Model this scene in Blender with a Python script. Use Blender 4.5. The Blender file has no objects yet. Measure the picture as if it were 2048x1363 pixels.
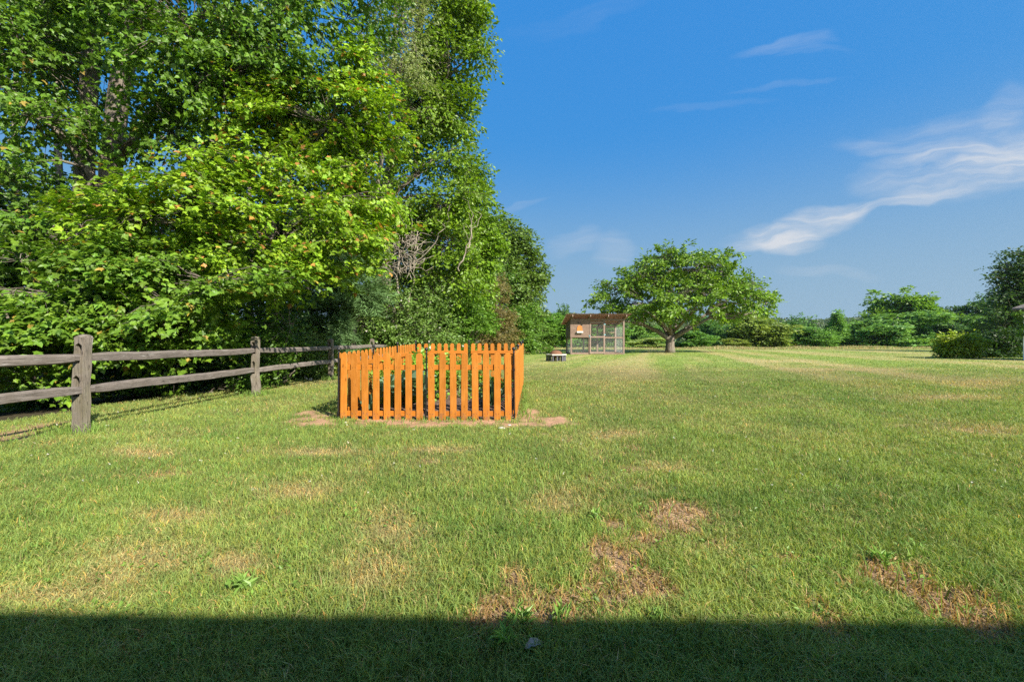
import bpy, bmesh, math, random
import numpy as np
from mathutils import Vector, Matrix

random.seed(7)
C = bpy.context.scene
COL = C.collection
R = math.radians

# ------------------------------------------------------------------ camera
F = 815.0                    # focal length in pixels of the 2048 px wide photograph
CAMZ = 1.0
cam = bpy.data.cameras.new('camera'); camo = bpy.data.objects.new('camera', cam); COL.objects.link(camo)
cam.sensor_width = 36; cam.lens = F / 2048 * 36
cam.clip_start = 0.05; cam.clip_end = 6000
camo.location = (0, 0, CAMZ); camo.rotation_euler = (R(90), 0, 0)
C.camera = camo

# ------------------------------------------------------------------ light
SUN_EL, SUN_AZ = 37.0, 137.0          # azimuth clockwise from +Y
sv = Vector((math.sin(R(SUN_AZ)) * math.cos(R(SUN_EL)), math.cos(R(SUN_AZ)) * math.cos(R(SUN_EL)), math.sin(R(SUN_EL))))
sl = bpy.data.lights.new('sun', 'SUN'); so = bpy.data.objects.new('sun', sl); COL.objects.link(so)
sl.energy = 4.7; sl.angle = R(0.55); sl.color = (1.0, 0.93, 0.80)
so.rotation_euler = sv.to_track_quat('Z', 'Y').to_euler(); so.location = (20, -20, 30)
C.view_settings.view_transform = 'Standard'; C.view_settings.look = 'None'
C.view_settings.exposure = 1.13; C.view_settings.gamma = 1.0
C.cycles.max_bounces = 7; C.cycles.transparent_max_bounces = 8
C.cycles.diffuse_bounces = 3; C.cycles.transmission_bounces = 4; C.cycles.glossy_bounces = 2
C.cycles.use_denoising = False

class NT:
    """small helper to write node graphs as expressions"""
    def __init__(s, tree): s.t = tree; s.n = tree.nodes; s.l = tree.links
    def node(s, typ, **kw):
        n = s.n.new(typ)
        for k, v in kw.items(): setattr(n, k, v)
        return n
    def put(s, sock, v):
        if isinstance(v, bpy.types.NodeSocket): s.l.new(v, sock)
        else: sock.default_value = v
    def m(s, op, a, b=0.0, c=None, clamp=False):
        n = s.node('ShaderNodeMath', operation=op, use_clamp=clamp)
        s.put(n.inputs[0], a); s.put(n.inputs[1], b)
        if c is not None: s.put(n.inputs[2], c)
        return n.outputs[0]
    def noise(s, vec, scale, detail=4, rough=.55, dist=0.0):
        n = s.node('ShaderNodeTexNoise'); 
        if vec is not None: s.l.new(vec, n.inputs['Vector'])
        n.inputs['Scale'].default_value = scale; n.inputs['Detail'].default_value = detail
        n.inputs['Roughness'].default_value = rough; n.inputs['Distortion'].default_value = dist
        return n.outputs['Fac']
    def mapr(s, v, a, b, c, d, smooth=False):
        n = s.node('ShaderNodeMapRange'); n.clamp = True
        if smooth: n.interpolation_type = 'SMOOTHSTEP'
        s.put(n.inputs[0], v)
        for i, x in enumerate((a, b, c, d)): s.put(n.inputs[i + 1], x)
        return n.outputs[0]
    def mix(s, f, a, b, mode='MIX'):
        n = s.node('ShaderNodeMix', data_type='RGBA', blend_type=mode)
        s.put(n.inputs[0], f); s.put(n.inputs[6], a); s.put(n.inputs[7], b)
        return n.outputs[2]
    def comb(s, x, y, z=0.0):
        n = s.node('ShaderNodeCombineXYZ')
        for i, v in enumerate((x, y, z)): s.put(n.inputs[i], v)
        return n.outputs[0]

# ---- sky: physical sky plus high cirrus given by direction
W = bpy.data.worlds.new('World'); C.world = W; W.use_nodes = True
w = NT(W.node_tree); w.n.clear()
sky = w.node('ShaderNodeTexSky', sky_type='NISHITA'); sky.sun_disc = False
sky.sun_elevation = R(SUN_EL); sky.sun_rotation = R(SUN_AZ)
sky.air_density = 1.0; sky.dust_density = 0.55; sky.ozone_density = 2.6; sky.altitude = 100
tc = w.node('ShaderNodeTexCoord'); sep = w.node('ShaderNodeSeparateXYZ'); w.l.new(tc.outputs['Generated'], sep.inputs[0])
dx, dy, dz = sep.outputs
ysafe = w.m('MAXIMUM', dy, 0.02)
U = w.m('DIVIDE', dx, ysafe); V = w.m('DIVIDE', dz, ysafe)
wn = w.noise(w.comb(w.m('MULTIPLY', U, 3.0), w.m('MULTIPLY', V, 6.0), 1.3), 1.6, 3)
wn2 = w.noise(w.comb(w.m('MULTIPLY', U, 3.0), w.m('MULTIPLY', V, 6.0), 7.7), 1.6, 3)
U2 = w.m('ADD', U, w.m('MULTIPLY', w.m('SUBTRACT', wn, .5), .16))
V2 = w.m('ADD', V, w.m('MULTIPLY', w.m('SUBTRACT', wn2, .5), .085))
def blob(px, py, a, b, ang, amp):
    """an elliptical patch of cirrus: centre, half axes and tilt"""
    cu, cv = (px - 1024) / F, (681.5 - py) / F
    a /= F; b /= F; ca, sa = math.cos(R(ang)), math.sin(R(ang))
    du = w.m('SUBTRACT', U2, cu); dv = w.m('SUBTRACT', V2, cv)
    p = w.m('DIVIDE', w.m('ADD', w.m('MULTIPLY', du, ca), w.m('MULTIPLY', dv, sa)), a)
    q = w.m('DIVIDE', w.m('SUBTRACT', w.m('MULTIPLY', dv, ca), w.m('MULTIPLY', du, sa)), b)
    r2 = w.m('ADD', w.m('MULTIPLY', p, p), w.m('MULTIPLY', q, q))
    return w.mapr(r2, 1.0, 0.0, 0.0, amp, True)
blobs = [(1500, 482, 70, 20, 2, .6), (1560, 476, 115, 28, -3, .75), (1640, 445, 130, 34, 16, .78), (1800, 405, 160, 15, 11, .42), (1600, 430, 40, 14, 20, .25),
         (1900, 350, 230, 60, 6, .55), (1960, 285, 260, 70, 4, .30), (2010, 225, 80, 48, 40, .22), (2100, 320, 220, 70, 5, .45),
         (1580, 92, 130, 20, 10, .20), (1620, 108, 90, 13, 10, .14), (1560, 172, 150, 9, 9, .08), (1150, 490, 70, 34, 15, .22),
         (1225, 505, 50, 38, 50, .20), (1650, 548, 120, 20, -10, .13), (1160, 40, 170, 26, 14, .05), (1420, 215, 150, 10, 4, .06),
         (1050, 412, 60, 10, 14, .12), (1780, 300, 150, 24, -4, .16)]
acc = 0.0
for b in blobs: acc = w.m('ADD', acc, blob(*b))
ca, sa = math.cos(R(9)), math.sin(R(9))
Ur = w.m('ADD', w.m('MULTIPLY', U2, ca), w.m('MULTIPLY', V2, sa)); Vr = w.m('SUBTRACT', w.m('MULTIPLY', V2, ca), w.m('MULTIPLY', U2, sa))
st = w.noise(w.comb(w.m('MULTIPLY', Ur, 5.0), w.m('MULTIPLY', Vr, 48.0), 3.1), 1.0, 7, .60, .35)
st2 = w.noise(w.comb(w.m('MULTIPLY', Ur, 3.0), w.m('MULTIPLY', Vr, 9.0), 5.1), 1.0, 3, .5, .3)
streak = w.m('ADD', w.mapr(st, .28, .70, .25, 1.2), w.mapr(st2, .35, .7, -.25, .3))
front = w.mapr(dy, 0.02, 0.15, 0, 1)
cl = w.m('MULTIPLY', w.m('MULTIPLY', w.m('MINIMUM', acc, 1.0), streak, clamp=True), front)
hsv = w.node('ShaderNodeHueSaturation'); w.l.new(sky.outputs[0], hsv.inputs['Color'])
hsv.inputs['Saturation'].default_value = 1.22; hsv.inputs['Value'].default_value = 1.0; hsv.inputs['Hue'].default_value = .5
sc_ = w.node('ShaderNodeSeparateColor'); w.l.new(hsv.outputs[0], sc_.inputs[0]); cc_ = w.node('ShaderNodeCombineColor')
for k_, (a_, g_) in enumerate(((.44, .55), (1.55, .23), (4.05, .02))):       # tone of a deep blue early summer sky
    w.l.new(w.m('MULTIPLY', w.m('POWER', w.m('MAXIMUM', sc_.outputs[k_], .01), g_), a_), cc_.inputs[k_])
low = w.mapr(dz, .0, .46, .97, 0, True)
skyb = w.mix(low, cc_.outputs[0], (1.85, 2.78, 3.55, 1))
dt = w.m('ADD', w.m('ADD', w.m('MULTIPLY', dx, sv.x), w.m('MULTIPLY', dy, sv.y)), w.m('MULTIPLY', dz, sv.z))
skyb = w.mix(w.mapr(dt, .30, .75, 0, .9, True), skyb, w.mix(1.0, sky.outputs[0], (1.25, 1.2, 1.2, 1), 'MULTIPLY'))   # whiter round the sun
skycol = w.mix(w.m('MULTIPLY', cl, .92), skyb, (4.1, 4.25, 4.5, 1))
bg = w.node('ShaderNodeBackground'); w.l.new(skycol, bg.inputs[0]); bg.inputs[1].default_value = 0.080
wo = w.node('ShaderNodeOutputWorld'); w.l.new(bg.outputs[0], wo.inputs[0])

# ------------------------------------------------------------------ noise helpers (numpy)
_rs = np.random.RandomState(11)
_T2 = _rs.rand(256, 256); _T3 = _rs.rand(64, 64, 64)
def vn2(x, y, s=0):
    x = np.asarray(x, float) + s * 17.3; y = np.asarray(y, float) + s * 9.1
    i = np.floor(x).astype(np.int64); j = np.floor(y).astype(np.int64); fx = x - i; fy = y - j
    fx = fx * fx * (3 - 2 * fx); fy = fy * fy * (3 - 2 * fy)
    g = lambda a, b: _T2[a & 255, b & 255]
    return (g(i, j) * (1 - fx) + g(i + 1, j) * fx) * (1 - fy) + (g(i, j + 1) * (1 - fx) + g(i + 1, j + 1) * fx) * fy
def fbm2(x, y, s=0, o=4):
    v = 0; a = .5; t = 0
    for k in range(o):
        v = v + a * vn2(x * 2 ** k, y * 2 ** k, s + k * 3); t += a; a *= .5
    return v / t
def vn3(p, s=0):
    p = np.asarray(p, float) + s * 7.7
    i = np.floor(p).astype(np.int64); f = p - i; f = f * f * (3 - 2 * f); i &= 63; k = (i + 1) & 63
    x, y, z = f[:, 0], f[:, 1], f[:, 2]; T = _T3
    a = T[i[:, 0], i[:, 1], i[:, 2]] * (1 - x) + T[k[:, 0], i[:, 1], i[:, 2]] * x
    b = T[i[:, 0], k[:, 1], i[:, 2]] * (1 - x) + T[k[:, 0], k[:, 1], i[:, 2]] * x
    c = T[i[:, 0], i[:, 1], k[:, 2]] * (1 - x) + T[k[:, 0], i[:, 1], k[:, 2]] * x
    d = T[i[:, 0], k[:, 1], k[:, 2]] * (1 - x) + T[k[:, 0], k[:, 1], k[:, 2]] * x
    return (a * (1 - y) + b * y) * (1 - z) + (c * (1 - y) + d * y) * z
def ss(a, b, t):
    t = np.clip((np.asarray(t, float) - a) / (b - a), 0, 1); return t * t * (3 - 2 * t)
def unit(v): return v / np.maximum(np.linalg.norm(v, axis=-1, keepdims=True), 1e-9)

# ------------------------------------------------------------------ terrain
def tz(x, y):
    x = np.asarray(x, float); y = np.asarray(y, float)
    z = .17 * ss(4.5, 11.5, y) * ss(-5, -1.5, x)
    z = z - .30 * ss(-5.6, -10, x) * ss(-2, 2, y)
    z = z - 7.5 * ss(43, 100, y) + 30 * ss(140, 560, y) * (1 + .10 * np.sin(x * .011 + 1) + .05 * np.sin(x * .03))
    z = z + .03 * (fbm2(x * .5, y * .5, 4) - .5) * ss(1.0, 4, y)
    return z
def tzf(x, y): return float(tz(np.array([x]), np.array([y]))[0])
def P(px, py, D): return np.array([(px - 1024) / F * D, D, CAMZ + (681.5 - py) / F * D])
def pxg(px, py):
    D = F * CAMZ / (py - 681.5); return (px - 1024) / F * D, D

# garden corners
FL, FR, BR, BL = np.array([-2.216, 5.19]), np.array([.03, 5.14]), np.array([.227, 8.50]), np.array([-2.014, 8.55])
def in_garden(x, y, m=0.0):
    t = (y - 5.165) / 3.36; xl = FL[0] + .2 * t; xr = FR[0] + .2 * t
    return (x > xl - m) & (x < xr + m) & (y > 5.165 - m) & (y < 8.53 + m)

# lawn fields: bare brown patches, dry straw patches
LUSH = [(1420, 785, 260, 22), (1230, 835, 130, 16), (1650, 800, 240, 14), (1850, 830, 200, 14), (1330, 870, 160, 14), (330, 960, 260, 26), (1000, 1060, 160, 40), (1150, 990, 200, 24), (1600, 1010, 300, 40), (450, 870, 200, 14), (880, 905, 200, 10)]
BARE = [(1000, 1215, 60, 28), (1080, 1235, 100, 26), (1230, 1200, 90, 22), (1030, 1160, 34, 26), (1200, 1100, 36, 30), (1290, 1080, 46, 20), (1350, 1020, 56, 22), (1300, 1170, 60, 28), (1230, 1050, 34, 12), (1190, 1145, 26, 20),
        (1760, 1140, 50, 22), (1820, 1180, 70, 24), (1880, 1225, 70, 26), (1990, 1265, 60, 30), (1570, 1118, 40, 10), (1690, 1170, 30, 14), (1180, 1180, 50, 22), (960, 1245, 60, 18), (1290, 1185, 90, 30), (1110, 1200, 70, 26), (1340, 1040, 70, 34), (1250, 1130, 46, 40), (1800, 1160, 90, 34), (1900, 1205, 90, 34), (1960, 1240, 80, 34), (1150, 1240, 160, 22)]
DRY = [(280, 1120, 130, 34), (600, 985, 70, 18), (740, 1150, 80, 44), (470, 1130, 60, 24), (100, 1200, 160, 24), (780, 1060, 60, 40), (220, 1160, 80, 24), (640, 905, 100, 8), (1240, 870, 60, 10),
       (1330, 935, 50, 9), (1120, 1000, 60, 24), (1560, 730, 90, 3.5), (1700, 750, 160, 4), (1980, 775, 80, 7), (1920, 800, 100, 4), (1650, 740, 60, 3), (330, 1030, 70, 14), (880, 900, 60, 6), (1980, 860, 70, 9), (280, 905, 60, 10)]
def gsum(lst, x, y):
    D = np.maximum(y, .2); px = 1024 + x * F / D; py = 681.5 + F * CAMZ / D
    v = np.zeros_like(px)
    for a, b, c, d in lst: v = np.maximum(v, np.exp(-(((px - a) / c) ** 2 + ((py - b) / d) ** 2)))
    return v
def fields(x, y):
    n1 = fbm2(x * 5.0, y * 5.0, 21); n2 = fbm2(x * 1.1, y * 1.1, 33); n3 = fbm2(x * 13, y * 13, 43, 3)
    bare = np.clip(gsum(BARE, x, y) * 1.7 * (.35 + 1.3 * n1) - .50 + .8 * (n3 - .5), 0, 1) * (y > 1.0)
    bare = np.clip(bare + np.clip((n1 - .66) * 3, 0, .6) * (n2 > .5) * (y < 5), 0, 1)
    dry = np.clip(gsum(DRY, x, y) * (.45 + .9 * n1) + np.clip(n2 - .52, 0, 1) * .8 + .15 * (n1 - .35), 0, 1)
    # mowing stripes
    ln = fbm2((x - .35 * y) * .9, y * .06 + 5, 51, 3)
    dry = np.clip(dry + ss(5, 13, y) * (np.clip((ln - .45) * 2.8, -.25, .7) + .22 * (fbm2(x * .18, y * 1.0, 57, 3) - .35) * 2), 0, 1)
    # reddish soil by the garden fence
    d = np.maximum(np.abs(x + 1.05) - 1.25, 0) ** 2 / .16 + np.maximum(np.abs(y - 5.10) - .10, 0) ** 2 / .05
    d2 = np.maximum(np.abs(x + 2.55) - .12, 0) ** 2 / .06 + np.maximum(np.abs(y - 5.35) - .2, 0) ** 2 / .05
    d3 = (x - .22) ** 2 / .02 + (y - 5.5) ** 2 / .2
    n4 = fbm2(x * 3.1, y * 4.5, 47, 3)
    soil = np.clip(1.3 - np.minimum(np.minimum(d, d2), d3) + 4.2 * (n4 - .5) + 1.6 * (n1 - .5) + 1.5 * (n3 - .5), 0, 1)
    soil = np.maximum(soil, in_garden(x, y, .03) * 1.0)
    d4 = (x + 5.4) ** 2 / .3 + (y - 4.3) ** 2 / .8
    soil = np.maximum(soil, np.clip(.9 - d4 + 2.5 * (n1 - .5), 0, 1) * .8)
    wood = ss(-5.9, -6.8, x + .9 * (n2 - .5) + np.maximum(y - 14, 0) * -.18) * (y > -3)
    return bare, dry, soil, wood
def lawn_colour(x, y):
    """colour of the grass itself per place (green to straw)"""
    bare, dry, soil, wood = fields(x, y)
    n = fbm2(x * 2.3, y * 2.3, 71)[..., None]; d = dry[..., None]
    lush = (gsum(LUSH, x, y) * (.5 + fbm2(x * 1.6, y * 1.6, 73)))[..., None].clip(0, 1)
    g = np.array([.205, .278, .068]) * (1 - lush * np.array([.24, .13, .20])) * (.8 + .5 * n) + np.array([.05, .02, .0]) * (n - .4)
    s = np.array([.45, .36, .19])
    return g * (1 - d * .75) + s * d * .75, bare, dry, soil, wood

# ------------------------------------------------------------------ mesh building
class G:
    """collects shapes into one mesh"""
    def __init__(s): s.v = []; s.f = {3: [], 4: []}; s.c = []; s.n = 0; s.big = []
    def add(s, v, faces, col=None):
        v = np.asarray(v, float).reshape(-1, 3)
        for k, f in faces.items():
            if k in s.f: s.f[k].append(np.asarray(f, np.int64).reshape(-1, k) + s.n)
        s.v.append(v)
        c = np.ones((len(v), 4)) if col is None else np.asarray(col, float)
        if c.ndim == 1: c = np.tile(c, (len(v), 1))
        if c.shape[1] == 3: c = np.hstack([c, np.ones((len(c), 1))])
        s.c.append(c); s.n += len(v)
    def box(s, x0, x1, y0, y1, z0, z1, col=None, M=None):
        v = np.array([[x, y, z] for z in (z0, z1) for y in (y0, y1) for x in (x0, x1)], float)
        if M is not None: v = v @ np.array(M.to_3x3()).T + np.array(M.translation)
        s.add(v, {4: [[0, 2, 3, 1], [4, 5, 7, 6], [0, 1, 5, 4], [2, 6, 7, 3], [0, 4, 6, 2], [1, 3, 7, 5]]}, col)
    def tube(s, pts, rad, sides=6, col=None, cap=True):
        pts = np.asarray(pts, float); n = len(pts); rad = np.broadcast_to(np.asarray(rad, float), (n,))
        t = unit(np.gradient(pts, axis=0)); a = np.array([.31, .17, .93])
        if abs(t[:, 2]).mean() > .8: a = np.array([1, .2, .1])
        u = unit(np.cross(t, a)); b = np.cross(t, u)
        th = np.arange(sides) * 2 * math.pi / sides
        ring = pts[:, None, :] + rad[:, None, None] * (u[:, None, :] * np.cos(th)[None, :, None] + b[:, None, :] * np.sin(th)[None, :, None])
        i = np.arange(n - 1)[:, None] * sides; j = np.arange(sides)[None]; jn = (j + 1) % sides
        q = np.stack([i + j, i + jn, i + sides + jn, i + sides + j], -1).reshape(-1, 4)
        v = ring.reshape(-1, 3); f = {4: q}
        if cap:
            v = np.vstack([v, pts[:1], pts[-1:]]); k = n * sides; j = np.arange(sides); jn = (j + 1) % sides
            f[3] = np.vstack([np.stack([jn, j, np.full(sides, k)], -1), np.stack([(n - 1) * sides + j, (n - 1) * sides + jn, np.full(sides, k + 1)], -1)])
        s.add(v, f, col)
    def lathe(s, prof, c=(0, 0, 0), sides=14, col=None):
        prof = np.asarray(prof, float); th = np.arange(sides) * 2 * math.pi / sides
        v = np.stack([prof[:, None, 0] * np.cos(th) + c[0], prof[:, None, 0] * np.sin(th) + c[1], np.repeat(prof[:, None, 1], sides, 1) + c[2]], -1)
        i = np.arange(len(prof) - 1)[:, None] * sides; j = np.arange(sides)[None]; jn = (j + 1) % sides
        s.add(v, {4: np.stack([i + j, i + jn, i + sides + jn, i + sides + j], -1).reshape(-1, 4)}, col)
    def prism(s, poly, y0, y1, col=None):
        """polygon in x,z given counter clockwise, extruded in y; triangulated as a fan"""
        n = len(poly); v = [(p[0], y0, p[1]) for p in poly] + [(p[0], y1, p[1]) for p in poly]
        j = np.arange(n); jn = (j + 1) % n
        k = np.arange(1, n - 1)
        tri = np.vstack([np.stack([0 * k, k, k + 1], -1), np.stack([0 * k + n, n + k + 1, n + k], -1)])
        s.add(v, {4: np.stack([jn, j, j + n, jn + n], -1), 3: tri}, col)
    def build(s, name, mat, parent=None, smooth=False, loc=None):
        me = bpy.data.meshes.new(name)
        v = np.vstack(s.v); me.vertices.add(len(v)); me.vertices.foreach_set('co', v.astype(np.float32).ravel())
        tri = np.vstack(s.f[3]) if s.f[3] else np.zeros((0, 3), np.int64)
        qd = np.vstack(s.f[4]) if s.f[4] else np.zeros((0, 4), np.int64)
        loops = np.concatenate([tri.ravel(), qd.ravel()]).astype(np.int32)
        tot = np.concatenate([np.full(len(tri), 3), np.full(len(qd), 4)]).astype(np.int32)
        st = np.concatenate([[0], np.cumsum(tot)[:-1]]).astype(np.int32)
        me.loops.add(len(loops)); me.loops.foreach_set('vertex_index', loops)
        me.polygons.add(len(tot)); me.polygons.foreach_set('loop_start', st)
        try: me.polygons.foreach_set('loop_total', tot)
        except Exception: pass
        me.polygons.foreach_set('use_smooth', np.full(len(tot), bool(smooth)))
        a = me.attributes.new('col', 'FLOAT_COLOR', 'POINT'); a.data.foreach_set('color', np.vstack(s.c).astype(np.float32).ravel())
        me.update(calc_edges=True); me.validate()
        me.materials.append(mat)
        o = bpy.data.objects.new(name, me); COL.objects.link(o)
        if parent is not None: o.parent = parent
        if loc is not None: o.location = loc
        return o

def tag(o, label=None, cat=None, group=None, kind=None):
    if label: o['label'] = label
    if cat: o['category'] = cat
    if group: o['group'] = group
    if kind: o['kind'] = kind
    return o
def empty(name, loc, label=None, cat=None, group=None, rz=0):
    o = bpy.data.objects.new(name, None); COL.objects.link(o); o.location = tuple(float(a) for a in loc); o.rotation_euler = (0, 0, rz)
    o.empty_display_size = .2
    return tag(o, label, cat, group)
def copy_tree(o, parent=None):
    c = o.copy(); COL.objects.link(c)
    if parent is not None: c.parent = parent
    for ch in o.children: copy_tree(ch, c)
    return c
def bevel_mesh(o, w, seg=1):
    bm = bmesh.new(); bm.from_mesh(o.data); bmesh.ops.remove_doubles(bm, verts=bm.verts, dist=1e-5)
    ed = [e for e in bm.edges if len(e.link_faces) == 2 and e.calc_face_angle(0) > .5]
    bmesh.ops.bevel(bm, geom=ed, offset=w, segments=seg, affect='EDGES', clamp_overlap=True)
    bm.to_mesh(o.data); bm.free(); return o

# ------------------------------------------------------------------ materials
def mat(name):
    m = bpy.data.materials.new(name); m.use_nodes = True; t = NT(m.node_tree)
    return m, t, t.n['Principled BSDF'], t.n['Material Output']
def leaf_mat(name, trans=.38, rough=.45, spec=.35, tint=(1, 1, 1)):
    m, t, p, out = mat(name)
    at = t.node('ShaderNodeAttribute', attribute_name='col'); oi = t.node('ShaderNodeObjectInfo')
    tcn = t.node('ShaderNodeTexCoord')
    nz = t.noise(tcn.outputs['Object'], 9.0, 2)
    c = t.mix(1.0, at.outputs['Color'], oi.outputs['Color'], 'MULTIPLY')
    c = t.mix(1.0, c, t.mix(t.mapr(nz, .3, .7, 0, 1), (.82 * tint[0], .85 * tint[1], .8 * tint[2], 1), (1.15 * tint[0], 1.12 * tint[1], 1.1 * tint[2], 1)), 'MULTIPLY')
    t.l.new(c, p.inputs['Base Color']); p.inputs['Roughness'].default_value = rough; p.inputs['Specular IOR Level'].default_value = spec
    tr = t.node('ShaderNodeBsdfTranslucent'); t.l.new(t.mix(1.0, c, (1.5, 1.5, .7, 1), 'MULTIPLY'), tr.inputs['Color'])
    mx = t.node('ShaderNodeMixShader'); mx.inputs[0].default_value = trans
    t.l.new(p.outputs[0], mx.inputs[1]); t.l.new(tr.outputs[0], mx.inputs[2]); t.l.new(mx.outputs[0], out.inputs[0])
    return m
M_LEAF = leaf_mat('leaf', .32)
M_NEEDLE = leaf_mat('needle', .15, .6, .2)
M_GRASS = leaf_mat('grass_blade', .30, .55, .25)
def wood_mat(name, a, b, scale=6, stretch=14, rough=.7, bump=.3, axis='z', knots=True, spec=.3):
    m, t, p, out = mat(name)
    tcn = t.node('ShaderNodeTexCoord'); oi = t.node('ShaderNodeObjectInfo'); mp = t.node('ShaderNodeMapping')
    off = t.m('MULTIPLY', oi.outputs['Random'], 37.0)
    va = t.node('ShaderNodeVectorMath', operation='ADD'); t.l.new(tcn.outputs['Object'], va.inputs[0]); t.l.new(t.comb(off, off, off), va.inputs[1])
    t.l.new(va.outputs[0], mp.inputs['Vector'])
    mp.inputs['Scale'].default_value = {'z': (stretch, stretch, 1), 'x': (1, stretch, stretch), 'y': (stretch, 1, stretch)}[axis]
    n1 = t.noise(mp.outputs[0], scale, 5, .6, .8); n2 = t.noise(va.outputs[0], 7.0, 3)
    f = t.m('ADD', t.m('MULTIPLY', n1, .75), t.m('MULTIPLY', n2, .35))
    c = t.mix(t.mapr(f, .32, .78, 0, 1), a + (1,), b + (1,))
    if knots:
        mk = t.node('ShaderNodeMapping'); t.l.new(va.outputs[0], mk.inputs['Vector'])
        mk.inputs['Scale'].default_value = {'z': (1, 1, .45), 'x': (.45, 1, 1), 'y': (1, .45, 1)}[axis]
        vo = t.node('ShaderNodeTexVoronoi'); t.l.new(mk.outputs[0], vo.inputs['Vector']); vo.inputs['Scale'].default_value = 9.0
        k = t.mapr(vo.outputs['Distance'], .05, .13, .75, 0)
        c = t.mix(k, c, (a[0] * .42, a[1] * .36, a[2] * .4, 1))
    br = t.m('ADD', .86, t.m('MULTIPLY', oi.outputs['Random'], .26))
    c = t.mix(1.0, c, t.comb(br, br, br), 'MULTIPLY')
    t.l.new(c, p.inputs['Base Color']); p.inputs['Roughness'].default_value = rough; p.inputs['Specular IOR Level'].default_value = spec
    bp = t.node('ShaderNodeBump'); bp.inputs['Strength'].default_value = bump; bp.inputs['Distance'].default_value = .01
    t.l.new(n1, bp.inputs['Height']); t.l.new(bp.outputs[0], p.inputs['Normal'])
    return m
M_PICKET = wood_mat('stained_cedar', (.33, .105, .010), (.53, .20, .026), 5, 22, .55, .3)
def weather_pickets(m):
    t = NT(m.node_tree); p = t.n['Principled BSDF']; src = p.inputs['Base Color'].links[0].from_socket
    tcn = t.node('ShaderNodeTexCoord'); oi = t.node('ShaderNodeObjectInfo'); sp = t.node('ShaderNodeSeparateXYZ'); t.l.new(tcn.outputs['Object'], sp.inputs[0])
    n = t.noise(t.comb(t.m('ADD', sp.outputs[0], t.m('MULTIPLY', oi.outputs['Random'], 51.0)), sp.outputs[1], sp.outputs[2]), 22, 4, .65)
    d = t.m('MULTIPLY', t.mapr(sp.outputs[2], .02, .16, 1.0, 0.0), t.mapr(n, .45, .62, 0, .75))
    c = t.mix(d, src, (.20, .105, .06, 1))
    n2 = t.noise(t.comb(t.m('ADD', sp.outputs[0], t.m('MULTIPLY', oi.outputs['Random'], 23.0)), sp.outputs[1], t.m('MULTIPLY', sp.outputs[2], .35)), 14, 3, .6)
    c = t.mix(t.mapr(n2, .52, .70, 0, .4), c, (.56, .235, .05, 1))
    for zc in (.078, .662):
        for xc in (-.018, .018):
            r = t.m('ADD', t.m('POWER', t.m('SUBTRACT', sp.outputs[0], xc), 2.0), t.m('POWER', t.m('SUBTRACT', sp.outputs[2], zc), 2.0))
            c = t.mix(t.mapr(r, .0000125, .000030, .85, 0), c, (.05, .03, .02, 1))
    t.l.new(c, p.inputs['Base Color'])
weather_pickets(M_PICKET)
M_PRAIL = wood_mat('stained_cedar_rail', (.36, .11, .010), (.52, .185, .023), 5, 16, .5, .2, 'x')
M_POST = wood_mat('weathered_post', (.10, .083, .065), (.26, .225, .185), 4, 12, .9, .9)
M_RAIL = wood_mat('weathered_rail', (.085, .072, .06), (.25, .215, .19), 4, 14, .9, .9, 'y')
M_COOP = wood_mat('coop_timber', (.17, .12, .095), (.33, .24, .20), 4, 10, .85, .4)
M_COOPX = wood_mat('coop_boards', (.16, .105, .078), (.31, .22, .17), 4, 10, .85, .4, 'x')
def plain(name, c, rough=.6, metal=0.0, var=.25, scale=8.0, spec=.4, bump=0.0):
    m, t, p, out = mat(name); tcn = t.node('ShaderNodeTexCoord'); n = t.noise(tcn.outputs['Object'], scale, 5, .6)
    lo = tuple(x * (1 - var) for x in c) + (1,); hi = tuple(min(1, x * (1 + var)) for x in c) + (1,)
    t.l.new(t.mix(t.mapr(n, .3, .7, 0, 1), lo, hi), p.inputs['Base Color'])
    p.inputs['Roughness'].default_value = rough; p.inputs['Metallic'].default_value = metal; p.inputs['Specular IOR Level'].default_value = spec
    if bump:
        bp = t.node('ShaderNodeBump'); bp.inputs['Strength'].default_value = bump; bp.inputs['Distance'].default_value = .02
        t.l.new(n, bp.inputs['Height']); t.l.new(bp.outputs[0], p.inputs['Normal'])
    return m
M_BLACK = plain('black_metal', (.012, .012, .013), .35, 0, .3, 20, .5)
M_WHITE = plain('white_paint', (.78, .78, .76), .5, 0, .05, 3)
M_ORANGE = plain('orange_sign', (.44, .17, .04), .7, 0, .2, 12)
M_WIRE = plain('galvanised_wire', (.42, .43, .44), .45, .6, .2, 5)
M_TEAL = plain('blue_hinge', (.20, .38, .42), .5, 0, .15, 8)
M_PLASTIC = plain('grey_plastic', (.095, .095, .11), .6, 0, .2, 6)
M_PALE = plain('pale_board', (.58, .52, .46), .7, 0, .15, 10)
M_RUST = plain('rusty_steel', (.17, .085, .05), .9, 0, .4, 30, .2, .5)
M_ROOF = leaf_mat('corrugated_roof', .45, .4, .4, tint=(1, 1, 1))
M_SHINGLE = plain('roof_shingle', (.16, .14, .13), .9, 0, .35, 14, .2, .5)
M_STONE = plain('pale_stone', (.48, .46, .42), .8, 0, .2, 20)
M_DEAD = plain('dry_leaf', (.27, .25, .21), .8, 0, .25, 30)
M_GLASS = plain('window_glass', (.03, .035, .04), .08, 0, .1, 2, .6)
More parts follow.
